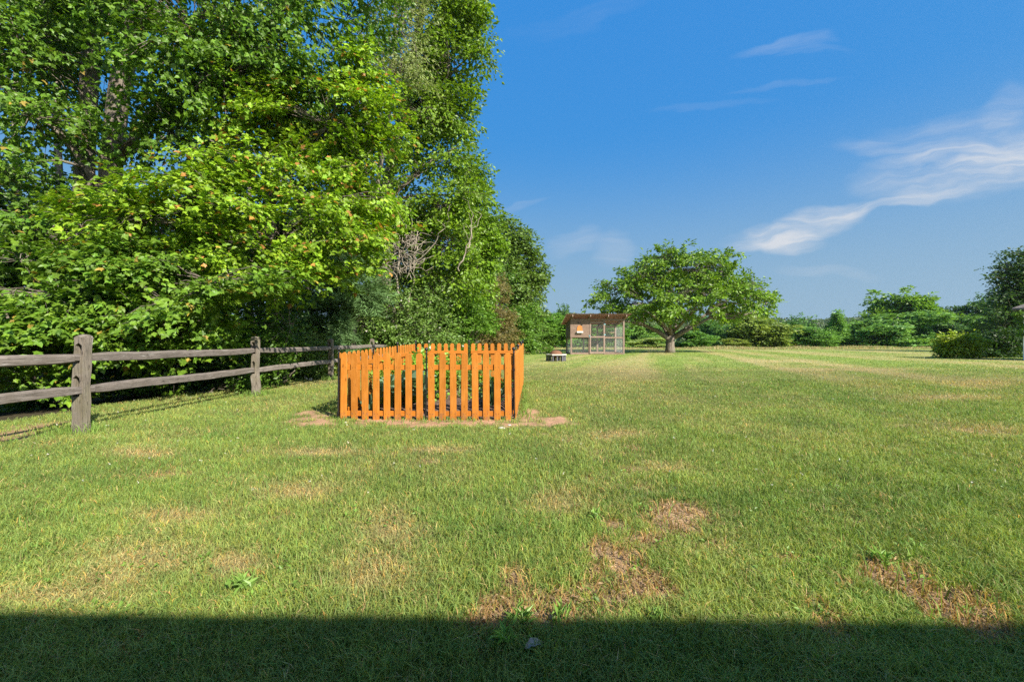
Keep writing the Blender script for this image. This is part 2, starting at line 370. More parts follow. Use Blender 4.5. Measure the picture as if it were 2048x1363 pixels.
def bark_mat(name, a, b):
    m, t, p, out = mat(name); tcn = t.node('ShaderNodeTexCoord'); mp = t.node('ShaderNodeMapping')
    t.l.new(tcn.outputs['Object'], mp.inputs[0]); mp.inputs['Scale'].default_value = (6, 6, 1.2)
    n = t.noise(mp.outputs[0], 3, 6, .65, .5); n2 = t.noise(tcn.outputs['Object'], 1.7, 3)
    c = t.mix(t.mapr(n, .33, .68, 0, 1), a + (1,), b + (1,)); c = t.mix(t.mapr(n2, .5, .7, 0, .5), c, (.16, .17, .12, 1))
    t.l.new(c, p.inputs['Base Color']); p.inputs['Roughness'].default_value = .92; p.inputs['Specular IOR Level'].default_value = .15
    bp = t.node('ShaderNodeBump'); bp.inputs['Strength'].default_value = .8; bp.inputs['Distance'].default_value = .03
    t.l.new(n, bp.inputs['Height']); t.l.new(bp.outputs[0], p.inputs['Normal'])
    return m
M_BARK = bark_mat('bark', (.085, .068, .052), (.27, .23, .19))
M_DEADWOOD = bark_mat('dead_wood', (.20, .165, .13), (.38, .33, .27))
def scuff(m, axis_scale, moss):
    t = NT(m.node_tree); p = t.n['Principled BSDF']; src = p.inputs['Base Color'].links[0].from_socket
    geo = t.node('ShaderNodeNewGeometry'); mp = t.node('ShaderNodeMapping'); t.l.new(geo.outputs['Position'], mp.inputs[0]); mp.inputs['Scale'].default_value = axis_scale
    n = t.noise(mp.outputs[0], 9, 4, .6); n2 = t.noise(geo.outputs['Position'], 4.2, 4, .6); n3 = t.noise(mp.outputs[0], 26, 3, .6)
    c = t.mix(t.mapr(n, .62, .70, 0, .55), src, (.40, .385, .36, 1)); c = t.mix(t.mapr(n3, .60, .66, 0, .8), c, (.03, .025, .02, 1))
    c = t.mix(t.mapr(n2, .50, .66, 0, .5), c, (.16, .145, .085, 1) if moss else (.12, .10, .08, 1))
    t.l.new(c, p.inputs['Base Color'])
scuff(M_RAIL, (4, .5, 4), False); scuff(M_POST, (3, 3, .6), True)
# ground
def ground_mat():
    m, t, p, out = mat('ground'); at = t.node('ShaderNodeAttribute', attribute_name='col'); geo = t.node('ShaderNodeNewGeometry')
    n1 = t.noise(geo.outputs['Position'], 45, 4, .7); n2 = t.noise(geo.outputs['Position'], 7.0, 4, .65); n3 = t.noise(geo.outputs['Position'], 1.3, 3)
    f = t.m('ADD', t.m('MULTIPLY', n1, .45), t.m('ADD', t.m('MULTIPLY', n2, .4), t.m('MULTIPLY', n3, .2)))
    g = t.mapr(f, .32, .74, .55, 1.45)
    c = t.mix(1.0, at.outputs['Color'], t.comb(g, g, t.m('MULTIPLY', g, .95)), 'MULTIPLY')
    t.l.new(c, p.inputs['Base Color']); p.inputs['Roughness'].default_value = .95; p.inputs['Specular IOR Level'].default_value = .1
    bp = t.node('ShaderNodeBump'); bp.inputs['Strength'].default_value = .7; bp.inputs['Distance'].default_value = .04
    t.l.new(f, bp.inputs['Height']); t.l.new(bp.outputs[0], p.inputs['Normal'])
    return m
M_GROUND = ground_mat()

# ------------------------------------------------------------------ the ground sheet
def axis(fine0, fine1, step, lo, hi, r):
    a = list(np.arange(fine0, fine1 + 1e-6, step)); s = step
    while a[-1] < hi: s *= r; a.append(a[-1] + s)
    b = []; s = step; x = fine0
    while x > lo: s *= r; x -= s; b.append(x)
    return np.array(b[::-1] + a)
def build_ground():
    xs = axis(-7, 6, .06, -3500, 3500, 1.07); ys = axis(1.0, 9.5, .05, -400, 3500, 1.035)
    X, Y = np.meshgrid(xs, ys); x = X.ravel(); y = Y.ravel(); z = tz(x, y)
    col, bare, dry, soil, wood = lawn_colour(x, y)
    far = ss(9, 16, y)[:, None]
    n = fbm2(x * 9, y * 9, 61)[:, None]
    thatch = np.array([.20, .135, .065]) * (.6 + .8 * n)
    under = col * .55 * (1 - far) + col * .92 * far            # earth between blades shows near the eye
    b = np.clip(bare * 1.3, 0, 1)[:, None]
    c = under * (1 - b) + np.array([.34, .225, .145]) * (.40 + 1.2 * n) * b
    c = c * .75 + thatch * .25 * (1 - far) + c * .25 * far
    s = soil[:, None]; c = c * (1 - s) + np.array([.38, .23, .145]) * (.75 + .5 * n) * s
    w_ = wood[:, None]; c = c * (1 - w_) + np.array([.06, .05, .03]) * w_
    fy = ss(46, 60, y)[:, None]; c = c * (1 - fy) + np.array([.10, .12, .035]) * fy
    nx = len(xs); ny = len(ys); i = np.arange(ny - 1)[:, None] * nx; j = np.arange(nx - 1)[None]
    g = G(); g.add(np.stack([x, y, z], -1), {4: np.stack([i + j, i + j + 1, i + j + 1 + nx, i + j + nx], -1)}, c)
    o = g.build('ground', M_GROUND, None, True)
    tag(o, 'mown green and straw coloured lawn with bare brown patches', 'ground', kind='structure')
build_ground()

# ------------------------------------------------------------------ grass
def leaves(g, p, axis_, nrm, size, col, T):
    tv, tf = T; n = len(p); ax = unit(axis_); sd = unit(np.cross(ax, nrm)); up = np.cross(sd, ax)
    v = p[:, None, :] + size[:, None, None] * (sd[:, None, :] * tv[None, :, 0, None] + ax[:, None, :] * tv[None, :, 1, None] + up[:, None, :] * tv[None, :, 2, None])
    k = np.arange(n)[:, None, None] * len(tv)
    g.add(v, {q: (k + f[None]).reshape(-1, q) for q, f in tf.items()}, np.repeat(col, len(tv), 0))
def blades(g, x, y, h, wd, lean, col, rng):
    n = len(x); a = rng.rand(n) * 2 * math.pi
    z = tz(x, y) - .004
    fa = np.stack([np.cos(a), np.sin(a), 0 * a], -1); la = rng.rand(n) * 2 * math.pi + 0
    ld = np.stack([np.cos(la), np.sin(la), 0 * a], -1) * (lean * h)[:, None]
    b = np.stack([x, y, z], -1); up = np.array([0, 0, 1.0])
    mid = b + ld * .35 + up * (h * .62)[:, None]; tip = b + ld + up * (h * (1 - .25 * lean))[:, None]
    hw = (wd * .5)[:, None]
    v = np.stack([b - fa * hw, b + fa * hw, mid + fa * hw * .8, mid - fa * hw * .8, tip], 1)
    k = np.arange(n)[:, None] * 5
    c = np.repeat(col[:, None, :], 5, 1); c[:, 4] *= 1.12
    g.add(v, {4: k + np.array([0, 1, 2, 3]), 3: k + np.array([3, 2, 4])}, c.reshape(-1, 3))
def build_grass():
    rng = np.random.RandomState(3); g = G()
    def batch(N, d0, d1, hmul, wmul, p=1.0):
        D = d0 * (d1 / d0) ** (rng.rand(N) ** p); x = (rng.rand(N) * 2 - 1) * (1.42 * D + .7); y = D
        lc, bare, dry, soil, wood = lawn_colour(x, y)
        clump = fbm2(x * 3.2, y * 3.2, 81); cl2 = fbm2(x * 14, y * 14, 83, 2)
        keep = (rng.rand(N) > bare * .84) & (rng.rand(N) > soil * 1.02) & (rng.rand(N) > wood * 1.1) & ~in_garden(x, y, .02) & (rng.rand(N) < .45 + 1.1 * cl2)
        x, y, D, lc, bare, dry, clump, cl2 = [q[keep] for q in (x, y, D, lc, bare, dry, clump, cl2)]; n = len(x)
        h = hmul * (.022 + .062 * clump * rng.rand(n) ** .6 + .012 * rng.rand(n)) * (1 - .35 * dry) * (1 - .45 * bare)
        wd = wmul * (.0026 + .00062 * D) * (.6 + .8 * rng.rand(n))
        isdry = rng.rand(n) < .035 + .40 * dry + .35 * bare
        col = lc * (.80 + .42 * rng.rand(n, 1)) * np.where(cl2[:, None] > .5, 1.05, .95)
        dc = np.array([.48, .38, .18]) * (.6 + .7 * rng.rand(n, 1)) + np.array([.05, -.02, -.02]) * rng.rand(n, 1)
        col = np.where(isdry[:, None], dc, col)
        hue = rng.rand(n, 1); col = col * np.where(hue > .8, np.array([[.72, .95, .9]]), np.where(hue < .15, np.array([[1.25, 1.05, .7]]), 1.0))
        lean = .25 + .9 * rng.rand(n) ** 1.3; lean = np.where(isdry, lean + .5, lean)
        blades(g, x, y, h, wd, np.minimum(lean, 1.5), col, rng)
    batch(520000, 1.05, 9.0, 1.0, .85, .92)
    batch(230000, 8.0, 44.0, .75, 1.1, 1.0)
    # untrimmed tufts round the posts and along the pickets
    tx, ty, th = [], [], []
    for yp in (1.37, 4.42, 7.42, 10.5, 13.6): m_ = 260; tx.append(-4.66 + .13 * rng.randn(m_)); ty.append(yp + .13 * rng.randn(m_)); th.append(.05 + .12 * rng.rand(m_))
    m_ = 300; u_ = rng.rand(m_); u_ = u_[fbm2(u_ * 9, u_ * 0, 7) > .5]; m_ = len(u_); tx.append(-2.2 + 2.3 * u_); ty.append(5.12 - .06 + .06 * rng.randn(m_)); th.append(.03 + .07 * rng.rand(m_))
    m_ = 500; tx.append(.13 + .04 * rng.randn(m_) + .1 * rng.rand(m_)); ty.append(5.2 + 3.3 * rng.rand(m_)); th.append(.04 + .10 * rng.rand(m_))
    m_ = 5200; D_ = 1.1 * (9 / 1.1) ** rng.rand(m_); X_ = (rng.rand(m_) * 2 - 1) * 1.4 * D_; k_ = (fbm2(X_ * 2.1, D_ * 2.1, 95) > .58) & ~in_garden(X_, D_, .05) & (X_ > -5.5); tx.append(X_[k_]); ty.append(D_[k_]); th.append(.06 + .06 * rng.rand(k_.sum()))
    tx, ty, th = np.concatenate(tx), np.concatenate(ty), np.concatenate(th); k_ = ~in_garden(tx, ty, .0); tx, ty, th = tx[k_], ty[k_], th[k_]
    blades(g, tx, ty, th, (.004 + .0006 * ty) * (.7 + .6 * rng.rand(len(tx))), .2 + .6 * rng.rand(len(tx)), np.array([.17, .27, .055]) * (.7 + .6 * rng.rand(len(tx), 1)), rng)
    o = g.build('lawn_grass', M_GRASS); tag(o, 'short mown grass blades, green with straw coloured patches', 'grass', kind='stuff')
    # dead stems standing in the brown patches
    g = G(); n = 9000
    D = 1.2 * (4.2 / 1.2) ** rng.rand(n * 6); x = (rng.rand(n * 6) * 2 - 1) * (1.35 * D); bare, dry, soil, wood = fields(x, D)
    k = (bare > .25) & (rng.rand(n * 6) < .6); x = x[k]; D = D[k]; n = len(x)
    col = np.array([.36, .22, .09]) * (.5 + .9 * rng.rand(n, 1)) + np.array([.0, .05, .0]) * (rng.rand(n, 1) > .6)
    blades(g, x, D, .02 + .05 * rng.rand(n), .003 + .003 * rng.rand(n), .2 + .9 * rng.rand(n), col, rng)
    n = 30000; D = 1.2 * (4.4 / 1.2) ** rng.rand(n); x = (rng.rand(n) * 2 - 1) * (1.35 * D); bare, dry, soil, wood = fields(x, D); k = (bare > .12 + .4 * rng.rand(n)); x = x[k]; D = D[k]; n = len(x)
    leaves(g, np.stack([x, D, tz(x, D) + .004 + .012 * rng.rand(n)], -1), rng.randn(n, 3) * np.array([1, 1, .22]), np.array([0, 0, 1.0]) + .5 * rng.randn(n, 3), .012 + .03 * rng.rand(n) ** 2, np.array([.38, .26, .16]) * (.3 + 1.2 * rng.rand(n, 1)), (np.array([(0, 0, 0), (.16, .42, .03), (0, 1, -.12), (-.16, .42, .03)], float), {3: np.array([[0, 1, 2], [0, 2, 3]])}))
    o = g.build('dead_grass', M_GRASS); tag(o, 'rust brown dead stems on the bare lawn patches', 'dead grass', kind='stuff')
    # tall unmown meadow at the field edge
    g = G(); n = 42000
    x = -6 + rng.rand(n) * 62; y = 41 + rng.rand(n) * 8 + 1.5 * np.sin(x * .2)
    tall = np.where(x > 20, .5, .30) * np.clip(fbm2(x * .35, y * .5, 14) * 1.6 - .25, .12, 1); col = np.array([.40, .33, .17]) * (.6 + .7 * rng.rand(n, 1)) + np.array([-.16, .0, -.05]) * (rng.rand(n, 1) > .65) + np.array([.05, 0, .02]) * rng.rand(n, 1)
    blades(g, x, y, tall * (.3 + .7 * rng.rand(n)), .02 + .02 * rng.rand(n), .5 * rng.rand(n), col, rng)
    o = g.build('meadow_grass', M_GRASS); tag(o, 'tall tan meadow grass along the far edge of the lawn', 'tall grass', kind='stuff')
build_grass()

# ------------------------------------------------------------------ leaves
def fan(outline, cz=-.06):
    o = np.array(outline, float); n = len(o); v = np.vstack([[[0, .36, cz]], o]); j = np.arange(n)
    return v, {3: np.stack([0 * j, 1 + j, 1 + (j + 1) % n], -1)}
_rh = [(.22, -.06, .0), (.26, .16, .02), (.55, .40, -.05), (.27, .48, .02), (.24, .66, .0)]
T_MAPLE = fan([(0, 0, .02)] + _rh + [(0, 1.0, -.16)] + [(-a, b, c) for a, b, c in _rh[::-1]])
T_LEAF = (np.array([(0, 0, 0), (.30, .42, .07), (0, 1, -.10), (-.30, .42, .07)], float), {3: np.array([[0, 1, 2], [0, 2, 3]])})
T_NARROW = (np.array([(0, 0, 0), (.16, .42, .03), (0, 1, -.12), (-.16, .42, .03)], float), {3: np.array([[0, 1, 2], [0, 2, 3]])})
T_NEEDLE = (np.array([(-.07, 0, 0), (.07, 0, 0), (0, 1, 0)], float), {3: np.array([[0, 1, 2]])})
def curve(a, b, sag, n=6, wig=.05, rng=None):
    t = np.linspace(0, 1, n)[:, None]; a = np.asarray(a, float); b = np.asarray(b, float); L = np.linalg.norm(b - a)
    p = a + (b - a) * t; p[:, 2] += (sag * L * np.sin(t[:, 0] * math.pi))
    if rng is not None: p[1:-1] += rng.randn(n - 2, 3) * wig * L * .5
    return p
def shade_palette(base, var=.3, young=None, py=0.0, yel=.3):
    base = np.array(base)
    def f(n, rng, t):
        c = base * (1 - var + 2 * var * rng.rand(n, 1)); y = rng.rand(n, 1) * yel; c = c * (1 + y * np.array([1.0, .35, -.2]))
        if young is not None:
            k = (rng.rand(n) < py * (t ** 2) * 2); c[k] = np.array(young) * (.7 + .6 * rng.rand(k.sum(), 1))
        return c
    return f
def crown_mesh(lobes, n_spray, spr, per, size, T, pal, seed, shell=.5, droop=.25, flat=.8, gap=.42, gfreq=.6, up=.35, spread=.38, twigs=None, twig_r=.008, hang=0.0, zmin=None, clip=None, bough=4):
    """lobes (cx,cy,cz,rx,ry,rz); sprays of leaves along twigs that radiate outwards; returns G and spray starts"""
    rng = np.random.RandomState(seed); g = G(); L = np.array(lobes, float)
    wgt = (L[:, 3] * L[:, 4] * L[:, 5]) ** (2 / 3); li = rng.choice(len(L), n_spray * 3, p=wgt / wgt.sum())
    d = unit(rng.randn(len(li), 3)); r = (shell ** 3 + (1 - shell ** 3) * rng.rand(len(li))) ** (1 / 3)
    p = L[li, :3] + d * L[li, 3:6] * r[:, None]
    ok = vn3(p * gfreq, seed) + .35 * vn3(p * gfreq * 2.7, seed + 5) > gap + .17
    if zmin is not None: ok &= p[:, 2] > zmin
    p = p[ok][:n_spray]; d = d[ok][:n_spray]; li = li[ok][:n_spray]; n = len(p)
    out = unit(d * np.array([1, 1, flat]) + rng.randn(n, 3) * .35 + np.array([0, 0, -droop]))
    if bough > 1:                                             # sprays sit side by side along boughs, with gaps between the boughs
        nb = max(1, n // bough); j = np.tile(np.arange(bough), nb); ix = np.repeat(np.arange(nb), bough); p, d, li, out = p[ix], d[ix], li[ix], out[ix]; n = len(ix)
        lat = unit(np.cross(out, np.array([0, 0, 1.0])) + 1e-4); f = (j / bough - .45)[:, None] * spr * 1.5
        p = p + out * f + lat * (rng.uniform(-.45, .45, (n, 1)) * spr * 1.1) + rng.randn(n, 3) * spr * np.array([.12, .12, .10])
        out = unit(out + lat * rng.uniform(-.6, .6, (n, 1)) + rng.randn(n, 3) * .15)
    Ls = spr * (.6 + .8 * rng.rand(n))
    # leaves
    t = (np.arange(per)[None] + rng.rand(n, per)) / per; side = np.where(np.arange(per) % 2, 1.0, -1.0)[None] * (.5 + .9 * rng.rand(n, per))
    sx = unit(np.cross(out, np.array([0, 0, 1.0])) + 1e-4)
    q = p[:, None, :] + out[:, None, :] * (t * Ls[:, None])[..., None] + sx[:, None, :] * (side * spread * Ls[:, None] * (1.05 - .6 * t))[..., None]
    q = q + rng.randn(n, per, 3) * spr * .10; q[..., 2] -= .18 * spr * t ** 2
    ax = out[:, None, :] * .8 + sx[:, None, :] * side[..., None] * .8 + rng.randn(n, per, 3) * .35 + np.array([0, 0, -hang])
    nr = np.array([0, 0, up]) + d[:, None, :] * .55 + rng.randn(n, per, 3) * .42
    tt = t.ravel(); col = pal(n * per, rng, tt) * np.repeat(.82 + .36 * rng.rand(n, 1), per, 0)
    qq, aa, nn, sz = q.reshape(-1, 3), ax.reshape(-1, 3), nr.reshape(-1, 3), size * (.55 + .75 * rng.rand(n * per))
    if clip is not None:
        k = ~((qq[:, 0] > clip[0]) & (qq[:, 2] < clip[1])) & (qq[:, 2] > clip[2]); qq, aa, nn, sz, col = qq[k], aa[k], nn[k], sz[k], col[k]
        k = ~((p[:, 0] + np.maximum(out[:, 0], 0) * Ls > clip[0]) & (p[:, 2] < clip[1])); p, out, Ls, li = p[k], out[k], Ls[k], li[k]
    leaves(g, qq, aa, nn, sz, col, T)
    return g, p, out, Ls, L[li, :3], rng
def tree(name, base, limbs, crown, label, cat='tree', group=None, leafmat=None, twig=.35, twig_r=.012, barkm=None, limb_to_lobes=True, fork=None, lr=.05, sides=8):
    """base: world point. limbs: list of (pts, radii) in world space. crown: dict for crown_mesh, lobes in world space"""
    base = np.asarray(base, float); root = empty(name, base, label, cat, group)
    cr = dict(crown); cr['lobes'] = [(l[0] - base[0], l[1] - base[1], l[2] - base[2], l[3], l[4], l[5]) for l in cr['lobes']]
    if base[0] < -4.7 and base[1] < 21: cr['clip'] = (-4.92 - base[0], 1.75 - base[2], .02)
    g, p, out, Ls, lc, rng = crown_mesh(**cr)
    tg = G()
    for pts, rad in limbs: tg.tube(np.asarray(pts, float) - base, rad, sides)
    if limb_to_lobes and fork is not None:
        fk = [np.asarray(f, float) - base for f in fork]
        for l in cr['lobes']:
            c = np.array(l[:3]); f = min(fk, key=lambda q: np.linalg.norm(q - c) + 2.0 * max(0, q[2] - c[2]))
            tg.tube(curve(f, c, .06, 7, .05, rng), np.linspace(lr, lr * .3, 7), 6)
    for i in range(len(p)):
        if rng.rand() < twig:
            a = lc[i] + (p[i] - lc[i]) * .15
            tg.tube(np.vstack([curve(a, p[i], .03, 4, .08, rng), p[i] + out[i] * Ls[i] * .7]), np.linspace(twig_r, twig_r * .3, 5), 4, cap=False)
    tg.build('trunk', barkm or M_BARK, root, True)
    g.build('crown', leafmat or M_LEAF, root)
    return root
def lob(px, py, D, rx, ry=None, rd=None):
    """lobe from the place where it is seen: pixel centre, distance and pixel half sizes"""
    c = P(px, py, D); s = D / F; ry = rx if ry is None else ry; rd = .8 * min(rx, 1.6 * ry) if rd is None else rd
    return (c[0], c[1], c[2], rx * s, rd * s, ry * s)
def trunkpts(lst):
    return [P(*a) for a in lst]

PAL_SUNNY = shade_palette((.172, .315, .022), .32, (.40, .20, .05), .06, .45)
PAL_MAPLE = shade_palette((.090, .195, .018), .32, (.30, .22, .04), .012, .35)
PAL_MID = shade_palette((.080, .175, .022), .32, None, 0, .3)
PAL_DARK = shade_palette((.036, .085, .017), .32, None, 0, .3)  # dark green, deepened to put the wood's deep shade into the filler trees' colour
PAL_OLIVE = shade_palette((.105, .190, .034), .30, None, 0, .3)
PAL_BROWN = shade_palette((.165, .155, .060), .3, None, 0, .3)
PAL_PINE = shade_palette((.105, .195, .070), .3, None, 0, .1)
PAL_SILVER = shade_palette((.20, .27, .095), .3, None, 0, .3)
PAL_HONEY = shade_palette((.120, .220, .050), .3, (.55, .53, .48), .025, .3)
WD = 'trees of the wood behind the split rail fence'

def ground_pt(px, D):
    x = (px - 1024) / F * D; return np.array([x, D, tzf(x, D)])

def left_wood():
    # big shady maple with two trunks
    b = ground_pt(222, 10.2)
    limbs = [([b, P(222, 520, 10.2), P(222, 330, 10.2), P(240, 170, 10.2), P(268, 60, 10.2), P(285, -80, 10.2), P(300, -300, 10.2)], np.array([.30, .25, .23, .21, .19, .17, .1])),
             ([b + np.array([-.55, .35, 0]), P(165, 480, 10.4), P(170, 300, 10.4), P(180, 140, 10.4), P(196, -60, 10.4), P(200, -300, 10.4)], np.array([.24, .21, .2, .18, .15, .1])),
             ([P(235, 330, 10.2), P(300, 225, 9.8), P(370, 185, 9.5), P(470, 168, 9.2), P(560, 150, 9.0)], np.array([.10, .085, .075, .06, .03])),
             ([P(330, 205, 9.6), P(360, 170, 9.5), P(400, 160, 9.3)], np.array([.06, .04, .02])),
             ([P(228, 420, 10.2), P(150, 300, 9.8), P(60, 200, 9.4), P(-40, 150, 9)], np.array([.1, .08, .05, .03])),
             ([P(250, 130, 10.2), P(330, 80, 9.6), P(420, 20, 9)], np.array([.09, .06, .03]))]
    lob_ = [lob(40, 90, 9.2, 150, 120, 130), lob(390, 60, 9.0, 150, 110, 130), lob(190, 40, 11.0, 170, 110, 70), lob(560, 40, 9.4, 170, 120, 120), lob(60, 230, 9.0, 110, 70, 90), lob(370, 275, 9.4, 100, 55, 80), lob(190, 130, 11.2, 170, 80, 60), lob(200, 400, 11.0, 130, 60, 60), lob(390, 190, 9.2, 100, 60, 60),
            lob(0, 340, 8.8, 110, 80, 100), lob(450, 150, 8.8, 150, 70, 90), lob(690, 40, 10.5, 120, 100, 100), lob(150, -150, 9.2, 300, 120, 160), lob(480, -160, 9.4, 300, 130, 160),
            lob(90, 470, 9.0, 130, 70, 90), lob(620, 150, 9.6, 110, 90, 90)]
    tree('maple_tree', b, limbs, dict(lobes=lob_, n_spray=2100, spr=.60, per=22, size=.112, T=T_MAPLE, pal=PAL_MAPLE, seed=1, shell=.35, droop=.35, gap=.42, gfreq=.8, hang=.35),
         'big dark maple with two thick trunks rising behind the left rails', 'tree', WD, twig=.45, fork=[P(225, 330, 10.2), P(268, 60, 10.2), P(180, 140, 10.4)], lr=.05)
    # sunlit yellow green maple reaching out over the rails
    b = ground_pt(545, 10.0)
    limbs = [([b, P(543, 560, 10), P(540, 430, 10), P(530, 300, 9.8), P(525, 150, 9.6)], np.array([.15, .125, .11, .08, .03]))]
    for e, s in (((300, 420, 7.6), (540, 500)), ((700, 330, 8.6), (538, 420)), ((770, 520, 8.8), (541, 520)), ((420, 280, 8.2), (537, 400)), ((660, 190, 9), (530, 320)), ((230, 520, 7.2), (541, 540)), ((640, 440, 8.0), (540, 500))):
        limbs.append((curve(P(s[0], s[1], 10), P(*e), .08, 8, .03, np.random.RandomState(e[0])), np.linspace(.055, .012, 8)))
    lob_ = [lob(520, 330, 8.6, 150, 60, 90), lob(660, 250, 9.0, 120, 80, 80), lob(720, 330, 9.2, 75, 60, 60), lob(640, 400, 8.6, 140, 50, 80), lob(400, 400, 7.8, 140, 50, 80), lob(300, 440, 7.4, 120, 42, 70),
            lob(560, 470, 8.2, 170, 50, 80), lob(710, 480, 8.8, 80, 40, 60), lob(430, 500, 7.8, 130, 44, 70), lob(640, 540, 8.6, 110, 40, 60), lob(540, 210, 9.2, 120, 60, 70), lob(690, 160, 9.6, 100, 60, 60),
            lob(755, 260, 9.8, 40, 50, 50), lob(735, 400, 9.4, 34, 40, 50)]
    tree('maple_tree', b, limbs, dict(lobes=lob_, n_spray=1300, spr=.50, per=28, size=.10, T=T_MAPLE, pal=PAL_SUNNY, seed=2, shell=.3, droop=.18, gap=.40, gfreq=.9, up=.85, hang=.22, flat=.35, spread=.30, bough=5),
         'sunlit yellow green maple with orange young leaves leaning over the rail fence', 'tree', WD, twig=.5, twig_r=.009, fork=[P(540, 420, 10), P(530, 300, 9.8), P(541, 520, 10)], lr=.03)
    # low maple boughs right behind the first rails
    b = ground_pt(95, 7.6)
    limbs = [([b, P(90, 740, 7.5), P(110, 640, 7.2), P(150, 540, 7)], np.array([.05, .04, .03, .015])), ([b, P(40, 700, 7.2), P(10, 620, 6.8)], np.array([.04, .03, .015]))]
    lob_ = [lob(80, 660, 6.3, 130, 40, 60), lob(120, 590, 6.6, 150, 40, 70), lob(330, 600, 6.6, 170, 45, 60), lob(250, 520, 6.8, 170, 40, 70), lob(40, 520, 6.8, 100, 45, 60), lob(40, 760, 6.4, 70, 36, 50), lob(420, 560, 7.0, 150, 45, 60),
            lob(230, 660, 6.9, 150, 50, 50), lob(380, 670, 7.2, 120, 50, 50)]
    tree('maple_sapling', b, limbs, dict(lobes=lob_, n_spray=900, spr=.46, per=24, size=.10, flat=.4, spread=.30, bough=5, T=T_MAPLE, pal=shade_palette((.105, .215, .022), .3, (.38, .28, .05), .03, .4), seed=3, shell=.3, droop=.2, gap=.38, gfreq=1.2, up=.85, hang=.28),
         'young maple with broad bright leaves hanging just behind the left rails', 'tree', WD, twig=.5, twig_r=.007, fork=[P(110, 640, 7.2), P(40, 700, 7.2)], lr=.018)
    # tall dark sugar maple behind the garden
    b = ground_pt(768, 17.0)
    limbs = [([b, P(768, 560, 17), P(770, 470, 17), P(764, 410, 17), P(800, 250, 17), P(830, 100, 17), P(860, -60, 17), P(880, -300, 17)], np.array([.32, .29, .27, .25, .2, .16, .13, .05])),
             ([P(800, 250, 17), P(870, 180, 17), P(930, 120, 17)], np.array([.1, .06, .03])), ([P(775, 400, 17), P(850, 330, 17), P(920, 290, 17)], np.array([.1, .07, .03])), ([P(830, 100, 17), P(900, 40, 17), P(950, 0, 17)], np.array([.08, .05, .03]))]
    lob_ = [lob(880, 30, 17, 75, 60, 75), lob(955, 110, 17, 36, 26, 40), lob(900, 130, 16.6, 60, 50, 60), lob(905, 225, 17, 40, 48, 60), lob(850, 230, 16.4, 60, 60, 60), lob(888, 320, 16.8, 45, 40, 50), lob(840, 350, 16.4, 55, 50, 50), lob(880, 410, 16.6, 60, 45, 50),
            lob(900, 490, 16.6, 55, 45, 50), lob(930, -60, 17, 60, 60, 70), lob(850, -120, 17, 110, 80, 110), lob(930, 40, 17, 28, 40, 40), lob(900, 560, 16.8, 60, 40, 40), lob(972, 100, 17, 24, 20, 26), lob(830, 130, 17.5, 60, 90, 50), lob(840, 290, 17.5, 70, 60, 50), lob(870, 180, 17.5, 60, 60, 50), lob(820, 420, 17.5, 50, 50, 50), lob(930, 385, 17, 34, 24, 40)]
    tree('maple_tree', b, limbs, dict(lobes=lob_, n_spray=3000, spr=.55, per=16, size=.165, T=T_LEAF, pal=shade_palette((.118, .225, .016), .32, None, 0, .35), seed=4, shell=.4, droop=.25, gap=.36, gfreq=.7, up=.5, hang=.3),
         'tall deep green maple soaring over the picket fence, filling the top of the photo', 'tree', WD, twig=.3, fork=[P(800, 250, 17), P(764, 410, 17), P(830, 100, 17)], lr=.06)
    # dead snag with tangled grey branches
    b = ground_pt(800, 15.0); rng = np.random.RandomState(5); root = empty('dead_branch', b, 'bare grey brown dead limbs tangled in front of the tall maple', 'dead branches', None)
    g = G(); base = np.array(b)
    for k in range(3):
        s = P(775 + 12 * k, 700, 16); e = P([770, 800, 840][k], [440, 455, 470][k], 16 + .3 * k)
        g.tube(curve(s, e, .02, 8, .03, rng) - base, np.linspace(.07, .02, 8), 6)
    for k in range(110):
        s = P(rng.uniform(775, 835), rng.uniform(470, 560), 15 + rng.uniform(-.4, .6)); a = rng.uniform(-1.2, 1.2)
        e = s + np.array([math.sin(a) * rng.uniform(.3, 1.1), rng.uniform(-.5, .5), math.cos(a) * rng.uniform(.1, .9)])
        g.tube(curve(s, e, rng.uniform(-.2, .25), 5, .12, rng) - base, np.linspace(.016, .006, 5), 4)
    for pts in ([(805, 540, 16), (850, 510, 15.8), (880, 470, 15.6), (897, 425, 15.5)], [(915, 545, 15.3), (930, 510, 15.2), (942, 465, 15.2), (962, 432, 15.2)], [(934, 500, 15.3), (944, 470, 15.2), (943, 425, 15.2)], [(795, 450, 16), (788, 410, 16), (795, 380, 16)],
                [(830, 520, 15.9), (835, 470, 15.9), (832, 440, 15.9)], [(730, 610, 14), (733, 560, 14.2), (738, 520, 14.2)]):
        pts = np.array([P(*q) for q in pts]); n_ = 14; tt_ = np.linspace(0, len(pts) - 1, n_); fi = np.minimum(tt_.astype(int), len(pts) - 2); pp = pts[fi] + (pts[fi + 1] - pts[fi]) * (tt_ - fi)[:, None] + rng.randn(n_, 3) * .045
        g.tube(pp - base, np.linspace(.034, .008, n_), 5)
        for q_ in range(4, n_, 3): g.tube(curve(pp[q_] , pp[q_] + np.array([rng.uniform(-.5, .5), 0, rng.uniform(.1, .6)]), .1, 4, .1, rng) - base, np.linspace(.011, .004, 4), 4)
    g.build('limb', M_DEADWOOD, root, True)
    # pale poplar
    b = ground_pt(760, 16.5)
